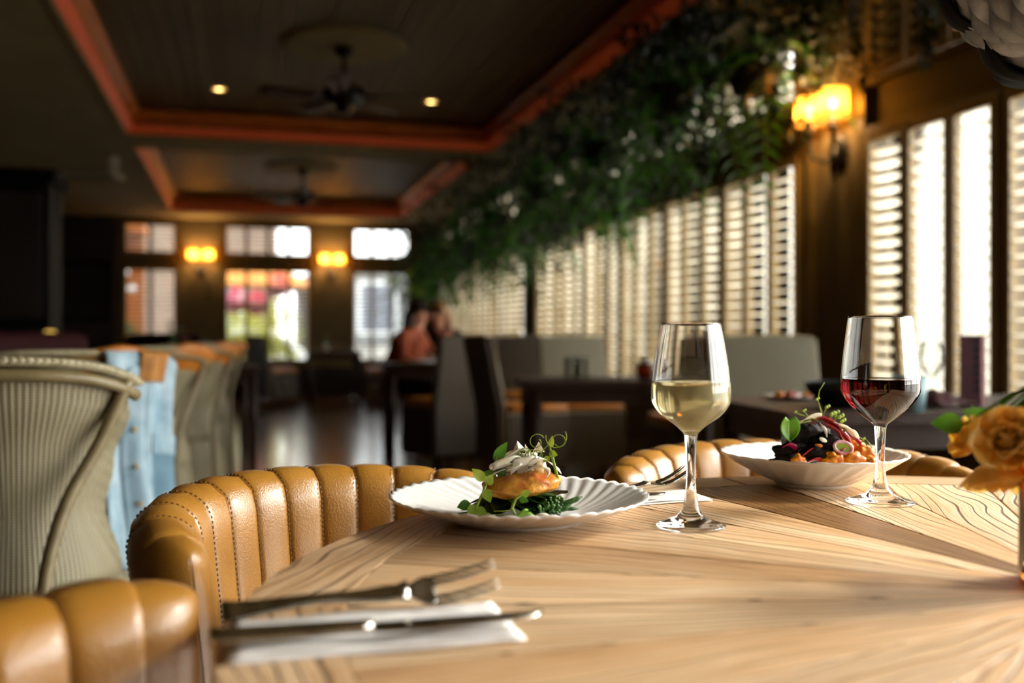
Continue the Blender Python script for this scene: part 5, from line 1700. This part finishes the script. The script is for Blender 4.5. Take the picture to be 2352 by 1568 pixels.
def sconce(label, loc, rz):
    """wall behind at local y = 0, arms reach out along -Y"""
    t = thing('wall_sconce', label, 'wall lamp', loc, rz, 'twin-shade wall sconces')
    MB().lathe([(0, 0), (.055, 0), (.06, .01), (.045, .022), (.02, .03), (0, .03)], 24, Matrix.Translation((0, 0, -.22)) @ Matrix.Scale(1.7, 4, (0, 0, 1)) @ Matrix.Rotation(PI / 2, 4, 'X')).build('backplate', M['iron'], t)
    MB().tube([(0, -.03, -.16), (0, -.05, -.3), (0, -.045, -.38)], [.016, .022, .006], 10).build('drop_finial', M['iron'], t)
    for s in (-1, 1):
        x = s * .105
        q = [(0, -.03, -.22), (s * .03, -.08, -.27), (s * .08, -.115, -.25), (x, -.12, -.19), (x, -.12, -.12)]
        MB().tube(q, [.012, .011, .010, .012, .016], 10).build('arm', M['iron'], t)
        MB().lathe([(0, -.13), (.03, -.125), (.022, -.11), (.012, -.10), (.012, -.05), (0, -.05)], 16).build('cup', M['iron'], t, loc=(x, -.12, 0))
        sh = MB().lathe([(.078, -.065), (.074, .07)], 32).build('shade', M['shade'], t, loc=(x, -.12, 0), solid=.0015)
        MB().lathe([(.0785, -.067), (.0795, -.06), (.0785, -.058)], 32).build('shade_rim', M['iron'], sh)
        MB().ball((0, 0, .0), (.021, .021, .027), 12, 10).build('bulb', M['glow'], t, loc=(x, -.12, 0))
        l = bpy.data.lights.new('sconce_light', 'POINT'); l.energy = 12; l.color = (1.0, .56, .17); l.shadow_soft_size = .035
        o = bpy.data.objects.new('sconce_light', l); COL.objects.link(o); o.parent = t; o.location = (x, -.12, .0)
    return t
sconce('twin-shade amber wall sconce on the pier between the shuttered windows', (XW - .0, 4.52, 2.13), -PI / 2)
sconce('twin-shade amber wall sconce on the far pier beside the narrow windows', (-.58, YF, 2.17), 0)
sconce('twin-shade amber wall sconce on the far pier between the wide windows', (1.36, YF, 2.14), 0)

# ------------------------------------------------------------------ hanging greenery
def frond_mesh(L, seed, droop):
    rd = random.Random(seed)
    m = MB()
    pts = []
    for i in range(13):
        u = i / 12
        pts.append(Vector((L * (u - .18 * u * u), 0, .10 * L * math.sin(PI * u * .8) - droop * L * u * u)))
    m.tube(pts, .003, 4, False)
    for i in range(1, 13):
        u = i / 12
        w = .20 * L * math.sin(PI * (u * .86 + .12)) + .008
        for s in (-1, 1):
            tip = pts[i] + Vector((w * .38, s * w, -w * rd.uniform(.1, .45)))
            m.leaf(pts[i], tip, .034 * L * 1.5 + .006, n=2, curl=.2)
    return m.mesh('frond', M['fern'])
FR = [frond_mesh(L, i, dr) for i, (L, dr) in enumerate(((.42, .7), (.5, .95), (.36, .5), (.55, 1.1), (.46, .8)))]
rp = random.Random(42)
def hanging_plant(label, loc, n=30, sc_=1.0, low=.5, leaves=620, wide=.42):
    t = thing('hanging_fern', label, 'hanging plant', loc, rp.uniform(0, 6), 'ferns and ivy trailing from the ceiling along the windows')
    MB().lathe([(0, -.12), (.10, -.11), (.15, .0), (.15, .03), (.14, .03), (.09, -.08), (0, -.09)], 18).build('basket', M['iron'], t)
    MB().tube([(0, 0, .0), (0, 0, CZ - loc[2])], .006, 6).build('hanger', M['iron'], t)
    for k in range(n):
        o = put('frond', FR[rp.randrange(5)], t, (rp.uniform(-.12, .12), rp.uniform(-.16, .16), rp.uniform(-low * .55, .30)), (rp.uniform(-.3, .3), rp.uniform(-.3, .65), rp.uniform(0, 2 * PI)))
        s = sc_ * rp.uniform(.75, 1.15); o.scale = (s, s, s)
    m = MB()
    for k in range(leaves):
        a, q = rp.uniform(0, 2 * PI), rp.random() ** .5
        p = Vector((wide * .8 * q * math.cos(a), wide * q * math.sin(a) * 1.1, min(CZ - loc[2] - .02, rp.uniform(-low, .75))))
        e = p + Vector((rp.uniform(-1, 1), rp.uniform(-1, 1), rp.uniform(-1.2, .3))).normalized() * rp.uniform(.05, .10)
        m.leaf(p, e, rp.uniform(.03, .055), n=2)
    tag(m.build('ivy_leaves', M['ivy'], t), kind='stuff')
    return t
PLANTS = [(2.62, 4.75, 2.34, .30), (2.42, 5.3, 2.36, .36), (2.58, 5.9, 2.26, .40), (2.45, 6.6, 2.28, .46), (2.60, 7.3, 2.18, .46), (2.45, 8.0, 2.2, .50), (2.60, 8.8, 2.12, .55), (2.45, 9.6, 2.15, .55), (2.60, 10.4, 2.10, .60), (2.45, 11.3, 2.08, .60), (2.60, 12.2, 2.02, .62), (2.42, 13.1, 2.0, .66), (2.5, 14.1, 1.86, .70)]
ORD = ['nearest the pier sconce', 'second from the pier sconce', 'third from the pier sconce', 'fourth from the pier sconce', 'fifth from the pier sconce', 'sixth from the pier sconce', 'in the middle of the row', 'just past the middle of the row', 'over the dark window pier', 'fourth from the far wall', 'third from the far wall', 'second from the far wall', 'hanging lowest, next to the far wall']
for k, (x, y, z, low) in enumerate(PLANTS):
    hanging_plant('dark green hanging fern with ivy, ' + ORD[k], (x, y, z), 30 if k else 16, 1.0, low)
# trailing ivy strands near the sconce and over the nearer shutters
def vine(label, top, L, seed, n=40):
    t = thing('trailing_vine', label, 'vine', top, 0, 'ivy strands above the sconce')
    rd = random.Random(seed)
    pts = [Vector((.03 * math.sin(u * 5 + seed), .05 * math.sin(u * 3 + seed * 2), -L * u)) for u in [i / 14 for i in range(15)]]
    MB().tube(pts, .003, 5).build('stem', M['stem'], t)
    m = MB()
    for k in range(n):
        u = rd.random() ** .8
        p = pts[min(14, int(u * 14))]
        e = p + Vector((rd.uniform(-1, 1), rd.uniform(-1, 1), rd.uniform(-.8, .3))).normalized() * rd.uniform(.04, .07)
        m.leaf(p, e, rd.uniform(.025, .04), n=2)
    tag(m.build('leaves', M['ivy'], t), kind='stuff')
for k, (y, L, n) in enumerate([(4.62, .42, 80), (4.45, .55, 90), (4.22, .5, 90), (4.05, .62, 100), (3.75, .5, 110), (3.62, .62, 110), (4.9, .5, 90)]):
    vine(['dark ivy strand hanging straight above the wall sconce', 'dark ivy strand over the pier between sconce and shutters', 'ivy strand on the edge of the pier by the upper shutters', 'long ivy strand in front of the first upper shutter', 'ivy strand in front of the second upper shutter', 'green-tipped ivy strand hanging closest to the grey pendant', 'ivy strand on the fern side of the sconce'][k], (2.86 - .05 * (k % 2), y, CZ - .01), L, k, n)
# floor palm in the far corner
t = thing('corner_palm', 'yellow-green leafy plant in the far corner below the hanging ferns', 'plant', (2.35, 13.6, 0))
MB().lathe([(0, 0), (.16, 0), (.2, .36), (.18, .36), (.15, .3), (0, .3)], 24).build('pot', M['iron'], t)
M['palm'] = pmat('palm_green', lin('#b8cc3a'), lin('#86b020'), 6, .5, transl=.45, tone=.3)
for k in range(18):
    a = k * 2.4
    q = .15 + .35 * rp.random()
    h = 1.25 + .75 * rp.random()
    tp = Vector((q * math.cos(a), q * math.sin(a), h))
    MB().tube([(0, 0, .3), tp * .55 + Vector((0, 0, .15)), tp], [.008, .006, .003], 6).build('stem', M['stem'], t)
    MB().leaf(tp, tp + Vector((.22 * math.cos(a), .22 * math.sin(a), -.06)), .13, n=6, curl=.2).build('leaf', M['palm'], t)

# ------------------------------------------------------------------ the two people at the table by the window
M['skin'] = pmat('skin', lin('#c98b68'), lin('#bd7f5e'), 20, .5, sss=.1)
M['hair_dark'] = pmat('dark_brown_hair', lin('#2a1710'), lin('#1c0f0a'), 40, .5)
M['hair_blond'] = pmat('auburn_blond_hair', lin('#9c6428'), lin('#80501e'), 40, .5)
M['top_black'] = pmat('black_jersey', lin('#0d0c0d'), None, 20, .8)
M['top_rust'] = pmat('rust_knit', lin('#9c4218'), lin('#873812'), 30, .8)
M['trouser'] = pmat('dark_trousers', lin('#15141a'), None, 20, .8)
M['eye'] = pmat('dark_eye', lin('#1a100c'), None, 20, .3)
def person(label, loc, rz, top, hair, lean=.1, arm_up=True, long_hair=True):
    """seated figure, facing local +Y, hips at the seat, feet on the floor"""
    t = thing('person', label, 'person', loc, rz, 'people seated by the window')
    V, E, R = [], [], []
    def add(p, r, par=None):
        V.append(p); R.append(r)
        if par is not None: E.append((par, len(V) - 1))
        return len(V) - 1
    pel = add((0, 0, .56), .135)
    ab = add((0, .02 * lean, .70), .120, pel)
    ch = add((0, .06 + lean * .4, .87), .135, ab)
    ns = add((0, .09 + lean * .6, .98), .085, ch)
    nk = add((0, .10 + lean * .7, 1.045), .050, ns)
    hd = add((0, .125 + lean * .7, 1.12), .083, nk)
    ht = add((0, .125 + lean * .7, 1.19), .082, hd)
    for s in (-1, 1):
        hp = add((s * .095, .05, .55), .095, pel)
        kn = add((s * .12, .43, .53), .066, hp)
        cf = add((s * .12, .45, .30), .052, kn)
        an = add((s * .12, .44, .10), .036, cf)
        ft = add((s * .13, .58, .05), .036, an)
        sh = add((s * .165, .06 + lean * .5, .945), .058, ns)
        if s < 0 and arm_up:
            el = add((s * .27, .20, .76), .042, sh); wr = add((s * .16, .38, .88), .028, el); hdp = Vector((s * .12, .42, .95)); dirv = Vector((.2, .3, .9))
        else:
            el = add((s * .25, .16, .72), .042, sh); wr = add((s * .16, .38, .79), .028, el); hdp = Vector((s * .12, .46, .79)); dirv = Vector((.1, 1, -.05))
        pm = add(tuple(hdp), .030, wr)
        dirv.normalize()
        sd = dirv.cross(Vector((0, 0, 1))).normalized()
        for k, (o, L) in enumerate(((-.024, .062), (-.008, .072), (.008, .068), (.024, .052))):
            a = hdp + dirv * .03 + sd * o
            b = a + dirv * L * .5 + Vector((0, 0, -.006))
            c = b + dirv * L * .45 + Vector((0, 0, -.016))
            i0 = add(tuple(a), .0095, pm); i1 = add(tuple(b), .0088, i0); add(tuple(c), .0075, i1)
        th1 = hdp + sd * (-.036 * s) + dirv * .004
        i0 = add(tuple(th1), .011, pm); add(tuple(th1 + dirv * .035 - sd * .012 * s), .009, i0)
    me = bpy.data.meshes.new('body')
    me.from_pydata(V, E, [])
    me.materials.append(M['skin'])
    o = bpy.data.objects.new('body', me); COL.objects.link(o); o.parent = t
    sk = o.modifiers.new('skin', 'SKIN'); sk.use_smooth_shade = True
    for i, r in enumerate(R):
        me.skin_vertices[0].data[i].radius = (r, r)
    me.skin_vertices[0].data[0].use_root = True
    ss = o.modifiers.new('smooth', 'SUBSURF'); ss.levels = 1; ss.render_levels = 1
    hy = .125 + lean * .7
    # clothes: shirt and trousers follow the limbs
    def garment(name, mat, segs, n=14):
        g = MB()
        for pts, rs in segs: g.tube(pts, rs, n)
        return g.build(name, mat, t)
    sh = lean
    garment('shirt', top, [([(0, 0, .52), V[ab], V[ch], V[ns], (0, V[ns][1] + .005, 1.01)], [.155, .142, .160, .115, .065])] + [([V[ns], (s * .165, .06 + lean * .5, .945), ((s * .27, .20, .76) if (s < 0 and arm_up) else (s * .25, .16, .72)), ((s * .19, .33, .84) if (s < 0 and arm_up) else (s * .185, .32, .77))], [.085, .075, .056, .042]) for s in (-1, 1)])
    garment('trousers', M['trouser'], [([(0, 0, .57), (s * .095, .05, .55), (s * .12, .43, .53), (s * .12, .45, .30), (s * .12, .44, .10)], [.14, .115, .082, .066, .05]) for s in (-1, 1)])
    for s in (-1, 1):
        MB().ball((s * .13, .53, .05), (.045, .12, .05), 14, 10).build('shoe', M['black'], t)
        MB().ball((s * .030, hy + .078, 1.165), (.012, .008, .008), 10, 8).build('eye', M['eye'], t)
        MB().ball((s * .083, hy - .005, 1.15), (.012, .022, .032), 10, 8).build('ear', M['skin'], t)
    MB().ball((0, hy + .092, 1.14), (.013, .018, .022), 10, 8).build('nose', M['skin'], t)
    MB().ball((0, hy + .080, 1.095), (.024, .008, .007), 10, 8).build('mouth', M['food_red'], t)
    h = MB()
    def hf(i, j):
        a = 2 * PI * i
        ph = PI * (.02 + .60 * j)
        front = max(0, math.sin(a)) ** 2
        ph = min(ph, PI * (.60 - .30 * front))
        r = 1.0 + .03 * math.sin(a * 9)
        return (.097 * r * math.sin(ph) * math.cos(a), hy - .012 + .105 * r * math.sin(ph) * math.sin(a), 1.165 + .115 * math.cos(ph))
    h.grid(hf, 28, 10, cu=True)
    if long_hair:
        for k in range(9):
            a = PI + .25 + k * (PI - .5) / 8
            h.tube([(.085 * math.cos(a), hy - .012 + .085 * math.sin(a), 1.17), (.10 * math.cos(a), hy - .02 + .10 * math.sin(a), 1.06), (.10 * math.cos(a), hy - .03 + .11 * math.sin(a), .93)], [.03, .034, .02], 8)
    h.build('hair', hair, t)
    return t
p1 = W(-.99, 8.75)
person('seated person in a rust top with long dark hair, nearest the far windows', (p1.x, p1.y, 0), -2.2, M['top_rust'], M['hair_dark'])
p2 = W(-.66, 8.85)
person('seated person in a black top with auburn hair, closest to the shuttered windows', (W(-.66, 9.35).x, W(-.66, 9.35).y, 0), 2.7, M['top_black'], M['hair_blond'], lean=.05)
for k, (q, rz) in enumerate(((p1, -2.2),)):
    pass
